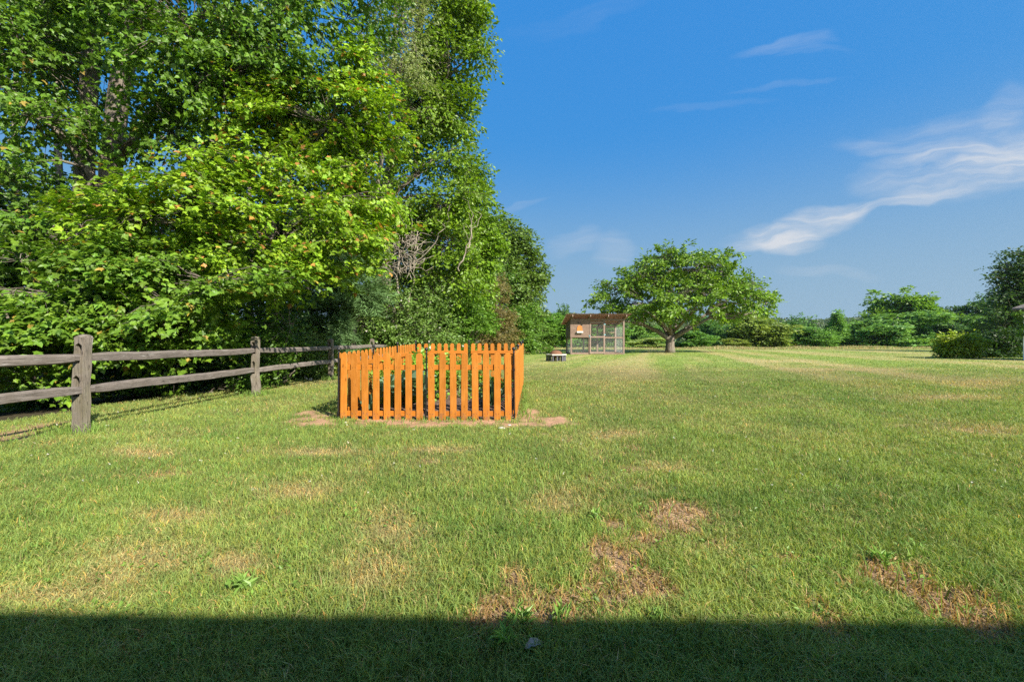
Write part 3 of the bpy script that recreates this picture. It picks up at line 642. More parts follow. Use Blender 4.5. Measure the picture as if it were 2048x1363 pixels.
    tree('poplar_tree', b, [([b, P(750, 400, 16), P(790, 150, 14.5), P(790, -100, 14)], np.array([.13, .1, .07, .03]))],
         dict(lobes=[lob(800, 60, 14, 60, 60), lob(790, 160, 13.8, 55, 50), lob(770, 240, 13.6, 45, 45), lob(800, -60, 14, 60, 70), lob(835, 120, 14, 32, 50), lob(740, 120, 13.8, 40, 60)], n_spray=520, spr=.5, per=14, size=.13, T=T_NARROW, pal=PAL_SILVER, seed=6, shell=.3, gap=.40, hang=.7, up=.2),
         'pale grey green narrow leaved tree between the yellow maple and the tall maple', 'tree', WD, fork=[P(800, 150, 14)], lr=.03)
    # bright second maple behind
    b = ground_pt(940, 21.0)
    tree('maple_tree', b, [([b, P(940, 500, 21), P(945, 380, 21)], np.array([.2, .15, .05]))],
         dict(lobes=[lob(938, 340, 21, 28, 28), lob(955, 390, 21, 20, 24), lob(930, 420, 20.5, 50, 40), lob(965, 460, 20.5, 34, 30), lob(950, 520, 20.3, 48, 50), lob(985, 510, 20.8, 30, 36), lob(930, 590, 20, 50, 40)], n_spray=1000, spr=.55, per=14, size=.2, T=T_LEAF,
              pal=shade_palette((.125, .24, .020), .3, None, 0, .3), seed=7, shell=.4, gap=.38, hang=.3, up=.5), 'fresh bright green maple right behind the tall dark one', 'tree', WD, fork=[P(940, 500, 21)], lr=.05)
    # olive oak at the end of the wood
    b = ground_pt(1035, 33.0)
    tree('oak_tree', b, [([b, P(1030, 600, 33), P(1025, 480, 33)], np.array([.4, .3, .08]))],
         dict(lobes=[lob(1020, 470, 33, 34, 26), lob(1045, 500, 33, 30, 30), lob(1010, 520, 32.5, 34, 40), lob(1062, 550, 33, 30, 34), lob(1030, 570, 32, 40, 40), lob(1078, 560, 33, 16, 22), lob(1050, 610, 32.5, 40, 30), lob(1085, 632, 33, 14, 18), lob(1000, 450, 33, 22, 20)], n_spray=1300, spr=.7, per=13, size=.27, T=T_LEAF,
              pal=PAL_OLIVE, seed=8, shell=.45, gap=.33, hang=.2, up=.5, bough=2), 'rounded dull green oak at the right end of the wood against the sky', 'tree', WD, fork=[P(1030, 600, 33), P(1025, 500, 33)], lr=.08)
    # brown cedar
    b = ground_pt(995, 22.0)
    tree('cedar_tree', b, [([b, P(995, 640, 22), P(992, 560, 22)], np.array([.12, .1, .03]))],
         dict(lobes=[lob(992, 580, 22, 22, 24), lob(997, 620, 22, 32, 30), lob(995, 665, 21.6, 36, 34), lob(1000, 690, 21.8, 34, 24)], n_spray=750, spr=.42, per=22, size=.14, T=T_NARROW, pal=PAL_BROWN, seed=9, shell=.4, gap=.34, up=.3, spread=.3),
         'dull brown green cedar standing right behind the far picket row', 'tree', WD, fork=[P(995, 640, 22)], lr=.03)
    # soft blue green pines
    def pine(px, D, lobes, seed, label, n=420):
        b = ground_pt(px, D)
        tree('pine_tree', b, [([b, P(px, 600, D), P(px + 2, 430, D)], np.array([.14, .11, .03]))],
             dict(lobes=lobes, n_spray=n, spr=.5, per=70, size=.20, T=T_NEEDLE, pal=PAL_PINE, seed=seed, shell=.25, gap=.40, droop=0, up=.2, spread=.16, flat=.4), label, 'tree', WD, M_NEEDLE, fork=[P(px, 600, D), P(px, 500, D)], lr=.03)
    pine(705, 13.5, [lob(690, 470, 13.5, 40, 36), lob(700, 530, 13.2, 50, 26), lob(660, 600, 12.8, 70, 24), lob(720, 590, 13, 40, 26), lob(640, 650, 12.6, 60, 26), lob(700, 650, 12.8, 60, 30), lob(690, 690, 12.6, 70, 20)], 10, 'soft blue green pine behind the third fence post', 640)
    pine(450, 15.5, [lob(455, 340, 15.5, 50, 60), lob(440, 420, 15.3, 70, 40), lob(470, 500, 15, 80, 50), lob(430, 580, 15, 90, 40)], 12, 'dark blue pine half hidden deep in the wood, left of the yellow maple', 380)
    # understorey shrubs
    def shrub(name, px, D, lobes, n, size, pal, seed, label, T=T_LEAF, spr=.38, per=16, **kw):
        b = ground_pt(px, D); st = []
        for l in lobes[:6]:
            st.append((curve(b + np.array([.05 * len(st) - .1, 0, 0]), l[:3], .05, 5, .08, np.random.RandomState(seed + len(st))), np.linspace(.028, .01, 5)))
        return tree(name, b, st, dict(lobes=lobes, n_spray=n, spr=spr, per=per, size=size, T=T, pal=pal, seed=seed, shell=.4, gap=.34, up=.5, **kw), label, 'shrub', 'shrubs at the edge of the wood', limb_to_lobes=False, twig=.2, twig_r=.006, sides=5)
    shrub('dogwood_shrub', 560, 9.4, [lob(500, 640, 9.6, 80, 70), lob(580, 660, 9.2, 80, 70), lob(480, 730, 9.0, 80, 50), lob(590, 740, 9.2, 70, 40), lob(420, 700, 9.2, 80, 70)], 620, .10, PAL_MID, 20, 'dense dark leafy shrub behind the rails left of the second post')
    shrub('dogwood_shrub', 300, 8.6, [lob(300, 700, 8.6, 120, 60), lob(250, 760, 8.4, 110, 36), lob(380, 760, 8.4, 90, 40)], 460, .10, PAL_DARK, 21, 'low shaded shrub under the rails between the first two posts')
    shrub('honeysuckle_shrub', 620, 11.2, [lob(610, 700, 11.2, 60, 36), lob(650, 730, 11, 50, 30), lob(570, 735, 11, 60, 26)], 420, .085, PAL_HONEY, 22, 'flowering shrub with white blossoms by the rails just left of the third post')
    shrub('yellow_shrub', 650, 12.2, [lob(640, 735, 12, 40, 24), lob(680, 740, 12.2, 40, 24)], 260, .09, shade_palette((.16, .22, .03), .3, None, 0, .5), 23, 'low yellow green shrub at the foot of the third fence post')
    shrub('honeysuckle_shrub', 800, 16.5, [lob(800, 620, 16.2, 70, 50), lob(760, 660, 16, 60, 40), lob(840, 660, 16, 70, 44), lob(800, 690, 15.8, 110, 30), lob(860, 600, 16.4, 40, 40)], 1250, .11, PAL_HONEY, 24, 'big rounded shrub with fine pale leaves behind the picket fence', spr=.42)
    shrub('viburnum_shrub', 915, 18.5, [lob(900, 610, 18.5, 55, 44), lob(930, 650, 18.2, 55, 50), lob(880, 680, 18, 60, 30), lob(950, 690, 18, 50, 26)], 950, .14, shade_palette((.095, .21, .026), .3, None, 0, .4), 25, 'bright leafy bush between the pale shrub and the brown cedar', spr=.45)
    shrub('viburnum_shrub', 1040, 25.5, [lob(1035, 660, 25.5, 36, 34), lob(1060, 680, 25.5, 34, 28), lob(1025, 690, 25, 40, 24), lob(1075, 692, 25.5, 26, 16), lob(1055, 640, 26, 26, 26)], 800, .17, shade_palette((.105, .22, .035), .3, None, 0, .35), 26, 'rounded green bush behind the right end of the picket fence', spr=.5)
    shrub('viburnum_shrub', 720, 14.8, [lob(705, 700, 14.6, 50, 30), lob(740, 720, 14.5, 60, 24)], 300, .11, PAL_MID, 27, 'low green shrub beyond the rails left of the garden')
    shrub('fern_shrub', 60, 7.4, [lob(60, 800, 7.4, 80, 20), lob(0, 790, 7.2, 60, 30)], 160, .08, PAL_MID, 28, 'low weedy shrub at the far left under the bottom rail', spr=.3)
    shrub('fern_shrub', 430, 7.9, [lob(430, 775, 7.9, 110, 18), lob(270, 790, 7.6, 80, 20)], 300, .06, PAL_MID, 29, 'knee high weeds along the wood edge between first and second posts', spr=.26)
    # shaded trees filling the depth of the wood, copies of two
    def filler(seed, pal, T, size, label):
        b = np.array([0, 0, 0.0]); rng = np.random.RandomState(seed)
        lobes = [(rng.uniform(-1.4, 1.4), rng.uniform(-1.2, 1.2), rng.uniform(1.2, 5.6), rng.uniform(.9, 1.5), rng.uniform(.9, 1.4), rng.uniform(.7, 1.1)) for k in range(11)]
        return tree('understory_tree', b, [([b, (0.1, 0, 2), (0, .1, 4.5), (.1, 0, 6.5)], np.array([.12, .1, .07, .02]))],
                    dict(lobes=lobes, n_spray=900, spr=.6, per=13, size=size, T=T, pal=pal, seed=seed, shell=.3, gap=.36, up=.5), label, 'tree', WD, fork=[(0.1, 0, 2), (0, .1, 4.5)], lr=.04)
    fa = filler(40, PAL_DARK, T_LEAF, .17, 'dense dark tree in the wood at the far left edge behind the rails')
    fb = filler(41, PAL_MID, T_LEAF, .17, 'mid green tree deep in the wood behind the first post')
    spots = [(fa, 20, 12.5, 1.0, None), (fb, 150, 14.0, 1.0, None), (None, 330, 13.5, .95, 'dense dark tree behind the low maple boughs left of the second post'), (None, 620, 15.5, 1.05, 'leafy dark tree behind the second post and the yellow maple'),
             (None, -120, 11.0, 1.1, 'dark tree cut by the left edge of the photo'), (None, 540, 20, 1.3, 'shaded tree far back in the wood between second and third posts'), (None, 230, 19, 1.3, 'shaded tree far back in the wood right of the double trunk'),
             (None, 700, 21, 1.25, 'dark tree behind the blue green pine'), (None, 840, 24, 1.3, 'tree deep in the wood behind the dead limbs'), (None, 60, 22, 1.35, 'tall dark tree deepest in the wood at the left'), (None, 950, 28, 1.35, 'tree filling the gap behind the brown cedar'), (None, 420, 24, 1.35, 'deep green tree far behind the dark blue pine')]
    for i, (o, px, D, s, lb) in enumerate(spots):
        if o is None: o = copy_tree(fa if i % 2 else fb); o['label'] = lb
        o.location = ground_pt(px, D); o.scale = (s, s, s); o.rotation_euler = (0, 0, i * 1.3)
    # slender trunks glimpsed in the wood
    for k, (px, D, r, top, lb) in enumerate([(35, 13, .10, -100, 'slim dark trunk at the far left of the wood'), (120, 13.5, .13, -150, 'dark trunk left of the double trunked maple'), (500, 17, .10, 60, 'slim grey trunk rising between the two maples'), (690, 18, .13, 250, 'slim trunk among leaves left of the tall maple')]):
        b = ground_pt(px, D); o = tree('slender_tree', b, [([b, P(px + 4, 500, D), P(px - 6, 250, D), P(px + 3, top, D)], np.array([r, r * .85, r * .7, r * .3]))],
            dict(lobes=[lob(px, top + 20, D, 70, 60), lob(px + 60, top + 130, D, 70, 40), lob(px - 50, top + 190, D, 70, 40)], n_spray=260, spr=.55, per=13, size=.16, T=T_LEAF, pal=PAL_MAPLE, seed=50 + k, shell=.3, gap=.40, hang=.3), lb, 'tree', WD, fork=[P(px - 6, 250, D)], lr=.03)
left_wood()

# ------------------------------------------------------------------ the broad tree in the field
def field_tree():
    D = 29.5; b = ground_pt(1340, D); fk = P(1342, 672, D)
    limbs = [([b + np.array([0, 0, -.05]), P(1340, 697, D), P(1340, 686, D), fk], np.array([.40, .33, .30, .30]))]
    def L(pts, r0, r1): limbs.append((np.array([P(*q) for q in pts]), np.linspace(r0, r1, len(pts))))
    L([(1338, 678, D), (1315, 662, D), (1285, 648, D - .5), (1250, 642, D - 1), (1200, 630, D - 1)], .19, .05)
    L([(1340, 675, D), (1328, 655, D + .5), (1312, 640, D + .8), (1280, 615, D + 1)], .16, .05)
    L([(1342, 672, D), (1340, 648, D - .5), (1338, 610, D - 1), (1335, 560, D - 1)], .17, .05)
    L([(1343, 672, D), (1352, 645, D + .5), (1365, 600, D + 1), (1375, 540, D + 1)], .17, .05)
    L([(1345, 676, D), (1370, 662, D - .3), (1395, 648, D - .6), (1420, 635, D - 1), (1480, 625, D - 1)], .19, .05)
    L([(1346, 674, D), (1375, 655, D + .6), (1410, 630, D + 1), (1450, 590, D + 1)], .16, .05)
    L([(1420, 635, D - 1), (1470, 636, D - 1.2), (1510, 622, D - 1), (1535, 605, D - 1)], .08, .03)
    L([(1340, 664, D), (1320, 640, D - 1.8), (1290, 620, D - 3)], .12, .04); L([(1346, 664, D), (1380, 630, D - 1.8), (1400, 600, D - 3)], .12, .04)
    lo = [lob(1205, 600, D, 36, 24, 60), lob(1240, 580, D, 42, 32, 70), lob(1225, 622, D, 30, 16, 50), lob(1290, 555, D, 56, 40, 90), lob(1345, 538, D, 62, 38, 100), lob(1325, 516, D, 34, 20, 60), lob(1400, 535, D, 66, 40, 100), lob(1405, 512, D, 34, 18, 50),
          lob(1445, 540, D, 34, 34, 70), lob(1475, 590, D, 48, 34, 80), lob(1512, 575, D, 26, 28, 50), lob(1530, 605, D, 20, 22, 40), lob(1290, 605, D - 1, 66, 34, 90), lob(1350, 590, D - 2, 80, 44, 60), lob(1420, 600, D - 1.5, 70, 40, 80), lob(1360, 622, D - 2.5, 70, 20, 60),
          lob(1480, 630, D, 40, 16, 60), lob(1350, 560, D + 3, 110, 44, 70), lob(1270, 590, D + 2.5, 70, 30, 60), lob(1440, 590, D + 3, 80, 36, 60)]
    tree('spreading_tree', b, limbs, dict(lobes=lo, n_spray=2500, spr=.55, per=12, size=.23, T=T_LEAF, pal=shade_palette((.118, .235, .022), .32, None, 0, .4), seed=60, shell=.5, gap=.39, gfreq=.75, bough=6, up=.5, droop=.05, hang=.25),
         'broad flat topped tree with low forking limbs standing alone on the lawn by the coop', 'tree', None, twig=.35, twig_r=.02, fork=[P(1285, 648, D - .5), P(1338, 610, D - 1), P(1365, 600, D + 1), P(1420, 635, D - 1), P(1410, 630, D + 1), P(1312, 640, D + .8)], lr=.07)
field_tree()

# ------------------------------------------------------------------ trees beyond the field (copies of a few)
def proto_tree(kind, seed):
    """unit tree about 10 m tall and 8 m wide"""
    rng = np.random.RandomState(seed); b = np.zeros(3); lobes = []
    if kind == 'round':
        for k in range(22):
            a = rng.uniform(0, 6.28); r = rng.uniform(.4, 3.0); z = rng.uniform(2.2, 8.2); r *= math.sqrt(max(.1, 1 - ((z - 4.5) / 4.8) ** 2)); lobes.append((r * math.cos(a), r * math.sin(a), z, rng.uniform(.8, 1.4), rng.uniform(.8, 1.4), rng.uniform(.6, 1.1)))
    elif kind == 'cone':
        for k in range(13):
            z = 1 + 8 * k / 12; r = 2.6 * (1 - k / 14) ; a = k * 2.4; lobes.append((.6 * r * math.cos(a), .6 * r * math.sin(a), z, max(.5, r * .75), max(.5, r * .75), .8))
    else:
        for k in range(12):
            a = rng.uniform(0, 6.28); r = rng.uniform(0, 2.9); lobes.append((r * math.cos(a), r * math.sin(a), rng.uniform(1.2, 5.5) + 3 * (r < 1.4), rng.uniform(1, 1.7), rng.uniform(1, 1.6), rng.uniform(1, 2.0)))
    return tree('deciduous_tree' if kind != 'cone' else 'conical_tree', b, [([b, (.05, .05, 3), (0, 0, 8)], np.array([.3, .22, .05]))],
                dict(lobes=lobes, n_spray=1900, spr=.62, per=12, size=.34, bough=2, T=T_LEAF, pal=shade_palette((.115, .20, .042), .3, None, 0, .3), seed=seed, shell=.55, gap=.32, gfreq=.5, up=.5, hang=.15), 'x', 'tree', fork=[(.05, .05, 3)], lr=.09, twig=.06)
def backdrop_trees():
    A, B, Cc = proto_tree('round', 70), proto_tree('tall', 71), proto_tree('cone', 72); A2 = proto_tree('round', 73)
    # px centre, px top, distance, px width, prototype, tint, label
    lst = [(1108, 632, 46, 74, A, (.85, 1.05, .6), 'bright green tree between the pit table and the coop'),
           (1085, 655, 40, 50, A2, (.9, 1.0, .7), 'leafy bush like tree where the wood meets the lawn'),
           (1128, 622, 62, 40, B, (.55, .7, .75), 'dark tree top rising behind the left end of the coop'),
           (1170, 640, 52, 70, A2, (.8, 1, .8), 'green tree seen through the left wire of the coop'),
           (1225, 645, 52, 66, A, (.9, 1.1, .8), 'green tree seen through the right wire of the coop'),
           (1285, 650, 60, 66, A2, (.9, 1.0, .9), 'tree left of the lone tree trunk, behind its low limb'),
           (1293, 681, 47, 70, A, (2.2, 1.7, 2.6), 'pale silvery shrub left of the lone tree trunk'),
           (1320, 655, 66, 60, B, (.8, .95, .9), 'tree directly behind the lone tree trunk'),
           (1385, 668, 56, 76, A, (.95, 1.15, .9), 'low green tree just right of the lone tree trunk'),
           (1420, 640, 85, 80, A2, (.6, .8, .85), 'dark tree under the right limbs of the lone tree'),
           (1450, 655, 72, 56, B, (.75, .95, .9), 'narrow green tree left of the olive one'),
           (1512, 630, 60, 112, A, (1.25, 1.05, .95), 'wide round olive brown tree right of the lone tree'),
           (1468, 682, 48, 44, A2, (1.5, 1.15, .9), 'small olive bush at the foot of the round olive tree'),
           (1575, 668, 62, 64, A2, (.85, 1.05, 1.0), 'low green tree right of the round olive tree'),
           (1590, 645, 88, 70, B, (.6, .8, .85), 'dark tree behind the low one right of the olive tree'),
           (1630, 660, 60, 74, A, (.9, 1.1, .9), 'rounded green tree left of the conical tree'),
           (1673, 632, 62, 62, Cc, (.95, 1.15, .95), 'tapering green tree in the middle of the far row'),
           (1715, 650, 72, 60, B, (.75, .9, .95), 'shaded tree between the conical tree and the tall pair'),
           (1745, 655, 60, 76, A2, (.95, 1.15, .9), 'leafy tree in front of the left side of the tall pair'),
           (1800, 592, 72, 104, B, (.95, 1.05, .55), 'tallest tree of the far row with a knobbly top'),
           (1845, 602, 70, 84, A2, (1.05, 1.2, .5), 'bright yellow green tree joined to the tallest one on its right'),
           (1795, 632, 60, 130, A, (1.05, 1.2, 1.3), 'big pale green tree in front of the tallest tree'),
           (1848, 660, 58, 50, Cc, (.55, .8, .95), 'small bluish green tree right of the big pale one'),
           (1895, 622, 85, 80, A, (.45, .55, .65), 'very dark tree right of the tall pair'),
           (1935, 640, 66, 96, A2, (.75, .9, 1.0), 'greyish green tree behind the yellow shrub'),
           (1965, 604, 80, 74, B, (.5, .65, .6), 'dark pointed tree left of the tree at the right edge'),
           (1905, 650, 60, 70, A, (.5, .65, .8), 'dark low tree left of the yellow shrub'),
           (1975, 640, 55, 66, A, (.8, .95, .8), 'mid green tree behind the dark bushes at the right')]
    used = set()
    for i, (px, top, D, wpx, pr, tint, lb) in enumerate(lst):
        o = pr if pr.name not in used else copy_tree(pr); used.add(pr.name)
        b = ground_pt(px, D); wid = wpx * D / F; hgt = CAMZ + (681.5 - (top - 5)) / F * D - b[2]
        me = [c for c in o.children if c.name.startswith('crown')][0].data; co = np.zeros(len(me.vertices) * 3, np.float32); me.vertices.foreach_get('co', co); co = co.reshape(-1, 3)
        w0 = np.percentile(np.abs(co[:, 0]), 97) * 2; h0_ = np.percentile(co[:, 2], 99.3)
        o.location = b; o.scale = (.98 * wid / w0, .98 * wid / w0, hgt / h0_); o.rotation_euler = (0, 0, i * 1.7)
        tag(o, lb, 'tree' if 'shrub' not in lb and 'bush at' not in lb else 'shrub', 'trees beyond the far edge of the lawn')
        if 'shrub left' in lb: o.name = 'silvery_shrub'
        for ch in o.children: ch.color = (tint[0] * 1.25, tint[1] * 1.28, tint[2] * 1.4, 1)
backdrop_trees()

# ------------------------------------------------------------------ far forest on the ridge
def far_forest():
    rng = np.random.RandomState(9); g = G(); n = 3000
    y = np.sqrt(rng.uniform(105 ** 2, 640 ** 2, n)); x = y * rng.uniform(-.25, 1.45, n); z = tz(x, y); r = rng.uniform(3.2, 6.0, n); h = rng.uniform(6, 10, n)
    per = 80; d = unit(rng.randn(n, per, 3)); d[..., 2] = np.abs(d[..., 2]) * 1.1 - .25
    p = np.stack([x, y, z + h * .6], -1)[:, None, :] + d * np.stack([r, r, h * .55], -1)[:, None, :] * (.75 + .35 * rng.rand(n, per, 1))
    col = np.array([.075, .135, .045]) * (.7 + .6 * rng.rand(n, 1)) * (1 + np.array([.35, .05, 0]) * rng.rand(n, 1)); col = np.repeat(col, per, 0) * (.75 + .5 * rng.rand(n * per, 1))
    leaves(g, p.reshape(-1, 3), rng.randn(n * per, 3) + np.array([0, 0, -.3]), (d + .5 * rng.randn(n, per, 3)).reshape(-1, 3), np.repeat(r * .55, per), col, T_LEAF)
    o = g.build('far_forest', M_LEAF); tag(o, 'distant wooded ridge of green tree tops below the sky', 'forest', kind='stuff')
far_forest()

# ------------------------------------------------------------------ right edge: dark tree, bushes, white shed with vine
def right_edge():
    D = 30; b = ground_pt(2085, D)
    lo = [lob(2075, 540, D, 60, 26), lob(2030, 535, D, 26, 12), lob(2040, 560, D, 40, 18), lob(2030, 590, D, 40, 18), lob(2060, 600, D, 60, 30), lob(2020, 630, D, 40, 22), lob(2050, 660, D, 70, 30), lob(2090, 560, D, 60, 50), lob(2005, 655, D, 30, 26), lob(2090, 620, D, 60, 50), lob(2060, 505, D, 30, 16), lob(2012, 525, D, 18, 9), lob(2005, 555, D, 18, 7)]
    tree('dark_tree', b, [([b, P(2085, 620, D), P(2080, 500, D)], np.array([.25, .18, .05]))], dict(lobes=lo, n_spray=1500, spr=.7, per=14, size=.21, T=T_LEAF, pal=shade_palette((.055, .115, .032), .3, None, 0, .2), seed=80, shell=.3, gap=.38, flat=.3, droop=-.1, up=.5),
         'dark tree with tiered side branches at the right edge of the photo', 'tree', None, fork=[P(2085, 620, D)], lr=.05)
    def shrub(name, px, D, lobes, n, size, pal, seed, label):
        b = ground_pt(px, D); st = [(curve(b, l[:3], .05, 5, .08, np.random.RandomState(seed)), np.linspace(.04, .012, 5)) for l in lobes]
        tree(name, b, st, dict(lobes=lobes, n_spray=n, spr=.42, per=15, size=size, T=T_LEAF, pal=pal, seed=seed, shell=.45, gap=.30, up=.5, bough=1), label, 'shrub', None, limb_to_lobes=False, twig=.15, sides=5)
    shrub('dark_shrub', 1990, 21, [lob(1972, 696, 21, 26, 14), lob(2000, 690, 21, 36, 22), lob(2030, 688, 20.6, 40, 26), lob(1995, 702, 20.6, 50, 10), lob(2060, 690, 20.6, 40, 26)], 900, .13, PAL_DARK, 81, 'dark spreading bush on the lawn at the right edge')
    shrub('yellow_shrub', 1916, 20.2, [lob(1908, 688, 19.6, 20, 13), lob(1930, 682, 19.8, 24, 12), lob(1918, 700, 19.6, 26, 9)], 420, .14, shade_palette((.20, .30, .03), .3, None, 0, .4), 82, 'yellow green shrub left of the dark bush on the lawn')
    # white shed corner
    D = 17.5; c0 = ground_pt(2050, D); s = empty('garden_shed', c0, 'white painted shed corner with low roof at the right edge', 'shed', rz=R(-53))
    zt = CAMZ + (681.5 - 618) / F * D - c0[2]; g = G()
    for k in range(12):
        a, c = k * zt / 12, (k + 1) * zt / 12
        g.add([(-.012, -.012, a), (2.612, -.012, a), (2.612, 2.412, a), (-.012, 2.412, a), (0, 0, c), (2.6, 0, c), (2.6, 2.4, c), (0, 2.4, c)], {4: [[0, 1, 5, 4], [1, 2, 6, 5], [2, 3, 7, 6], [3, 0, 4, 7], [0, 3, 2, 1]]})
    g.build('wall', M_WHITE, s)
    g = G(); g.box(-.05, .07, -.05, .07, 0, zt); g.build('corner_board', M_WHITE, s)
    g = G(); g.add([(-.35, -.3, zt - .03), (2.95, -.3, zt - .03), (2.95, 2.7, zt - .03), (-.35, 2.7, zt - .03), (-.35, -.3, zt + .05), (2.95, -.3, zt + .05), (2.95, 2.7, zt + .05), (-.35, 2.7, zt + .05), (1.3, 1.2, zt + .95)],
                   {4: [[0, 3, 2, 1], [0, 1, 5, 4], [1, 2, 6, 5], [2, 3, 7, 6], [3, 0, 4, 7]], 3: [[4, 5, 8], [5, 6, 8], [6, 7, 8], [7, 4, 8]]}); g.build('roof', M_SHINGLE, s)
    vb = c0 + np.array([-.02, -.15, zt - .6])
    root = empty('climbing_vine', c0 + np.array([-.08, -.1, 0]), 'bright green vine hanging under the shed eave at the right edge', 'vine')
    g, *_ = crown_mesh([(.1, -.05, zt - .3, .45, .2, .28), (.25, -.05, zt - .7, .3, .16, .3), (.1, -.02, zt - 1.15, .12, .1, .25)], 150, .2, 14, .09, T_LEAF, shade_palette((.09, .19, .02), .3, None, 0, .3), 84, .3)
    g.build('foliage', M_LEAF, root); g = G(); g.tube([(.05, -.02, 0), (.1, -.03, .8), (.06, -.02, 1.5), (.15, -.03, zt - .3)], .015, 5); g.build('stem', M_BARK, root)
right_edge()

# ------------------------------------------------------------------ split rail fence
def split_rail_fence():
    X0 = -4.66; ys = [1.37, 4.42, 7.42, 10.5, 13.6, 16.7, 19.7]
    root = empty('split_rail_fence', (X0, 4.42, tzf(X0, 4.42)), 'weathered grey two rail timber fence along the edge of the wood', 'fence')
    bx, by = X0, 4.42; bz = root.location[2]; H = 1.075; rng = np.random.RandomState(15)
    def post(y, k):
        g = G(); a, b = .058, .036
        xs = [-a, -b, 0, b, a]; zs = [-.3, .32, .40, .60, .66, .76, .95, 1.01, H]
        # cells: front and back faces without the mortises (rows 2 and 5, middle columns)
        hole = {(2, 1), (2, 2), (5, 1), (5, 2)}
        V = {}
        def vid(i, j, s):
            if (i, j, s) not in V:
                x, z = xs[i], zs[j]
                if i == 2 and j in (3, 6): z += .03
                V[(i, j, s)] = (len(V), (x, s * a, z))
            return V[(i, j, s)][0]
        q = []
        for j in range(len(zs) - 1):
            for i in range(4):
                if (j, i) in hole: continue
                q.append([vid(i, j, -1), vid(i + 1, j, -1), vid(i + 1, j + 1, -1), vid(i, j + 1, -1)]); q.append([vid(i + 1, j, 1), vid(i, j, 1), vid(i, j + 1, 1), vid(i + 1, j + 1, 1)])
            q.append([vid(0, j, 1), vid(0, j, -1), vid(0, j + 1, -1), vid(0, j + 1, 1)]); q.append([vid(4, j, -1), vid(4, j, 1), vid(4, j + 1, 1), vid(4, j + 1, -1)])
            if j in (2, 5):
                q.append([vid(1, j, -1), vid(1, j, 1), vid(1, j + 1, 1), vid(1, j + 1, -1)]); q.append([vid(3, j, 1), vid(3, j, -1), vid(3, j + 1, -1), vid(3, j + 1, 1)])
                for i in (1, 2): q.append([vid(i + 1, j, -1), vid(i, j, -1), vid(i, j, 1), vid(i + 1, j, 1)][::-1]); q.append([vid(i, j + 1, -1), vid(i + 1, j + 1, -1), vid(i + 1, j + 1, 1), vid(i, j + 1, 1)][::-1])
        for i in range(4):
            q.append([vid(i, len(zs) - 1, -1), vid(i + 1, len(zs) - 1, -1), vid(i + 1, len(zs) - 1, 1), vid(i, len(zs) - 1, 1)])
        vs = [None] * len(V)
        for kk, p in V.values(): vs[kk] = p
        g.add(vs, {4: q}); o = g.build('post', M_POST, root)
        bm = bmesh.new(); bm.from_mesh(o.data); bmesh.ops.recalc_face_normals(bm, faces=bm.faces)
        ed = [e for e in bm.edges if len(e.link_faces) == 2 and abs(e.calc_face_angle(0)) > .9 and max(abs(e.verts[0].co.x), abs(e.verts[1].co.x)) > .05]
        bmesh.ops.bevel(bm, geom=ed, offset=.012, segments=2, affect='EDGES', clamp_overlap=True)
        bmesh.ops.subdivide_edges(bm, edges=[e for e in bm.edges if e.calc_length() > .05], cuts=3, use_grid_fill=True)
        for v in bm.verts:
            n = vn3(np.array([[v.co.x * 9 + k * 5, v.co.y * 9, v.co.z * 5]]), 2)[0] - .5; m = vn3(np.array([[k * 3.3, 1, v.co.z * 3.1]]), 8)[0] - .5
            v.co.x += n * .016 + m * .03; v.co.y += n * .014 + m * .01
            if v.co.z > H - .03: v.co.z += .05 * n - .015 * (abs(v.co.x) + abs(v.co.y)) / a
        bm.to_mesh(o.data); bm.free()
        o.location = (0 + rng.uniform(-.02, .02), y - by, tzf(X0, y) - bz); o.rotation_euler = (R(rng.uniform(-1, 1)), R([0, .4, -.6, .3, -.5, .5, 0][k]), R(rng.uniform(-4, 4)))
    for k, y in enumerate(ys): post(y, k)
    for k in range(len(ys) - 1):
        for z0 in (.46, .81):
            g = G(); y0, y1 = ys[k] - .10 - by, ys[k + 1] + .10 - by; n = 26; zA = tzf(X0, ys[k]) - bz + z0 + .015 * (k % 2); zB = tzf(X0, ys[k + 1]) - bz + z0 + .012
            off = .018 * (1 if k % 2 else -1)
            t = np.linspace(0, 1, n); taper = np.clip(np.minimum(t, 1 - t) * 9, .0, 1); sd = rng.randint(99)
            cr = np.array([(-.028, -.055), (.0, -.062), (.03, -.05), (.034, .03), (.014, .058), (-.012, .06), (-.034, .035)])
            wob = np.stack([.05 * (fbm2(t * 3, t * 0 + sd, 5) - .5), .05 * (fbm2(t * 3, t * 0 + sd, 9) - .5)], -1)
            ring = []
            for i in range(n):
                s = .62 + .38 * taper[i]; rr = cr * .84 * s * (1 + .22 * (vn2(np.arange(7) * 3.1 + sd, np.full(7, t[i] * 6 + sd), 3)[:, None] - .5))
                ring.append(np.stack([rr[:, 0] * .8 + wob[i, 0] + off * (1 - 2 * t[i]) , np.full(7, y0 + (y1 - y0) * t[i]), rr[:, 1] + wob[i, 1] + zA + (zB - zA) * t[i]], -1))
            v = np.array(ring).reshape(-1, 3); i = np.arange(n - 1)[:, None] * 7; j = np.arange(7)[None]; jn = (j + 1) % 7
            v = np.vstack([v, v[:7].mean(0), v[-7:].mean(0)]); jj = np.arange(7); jm = (jj + 1) % 7
            g.add(v, {4: np.stack([i + j, i + jn, i + 7 + jn, i + 7 + j], -1).reshape(-1, 4)[:, ::-1], 3: np.vstack([np.stack([jj, jm, np.full(7, n * 7)], -1), np.stack([(n - 1) * 7 + jm, (n - 1) * 7 + jj, np.full(7, n * 7 + 1)], -1)])})
            g.build('rail', M_RAIL, root)
split_rail_fence()

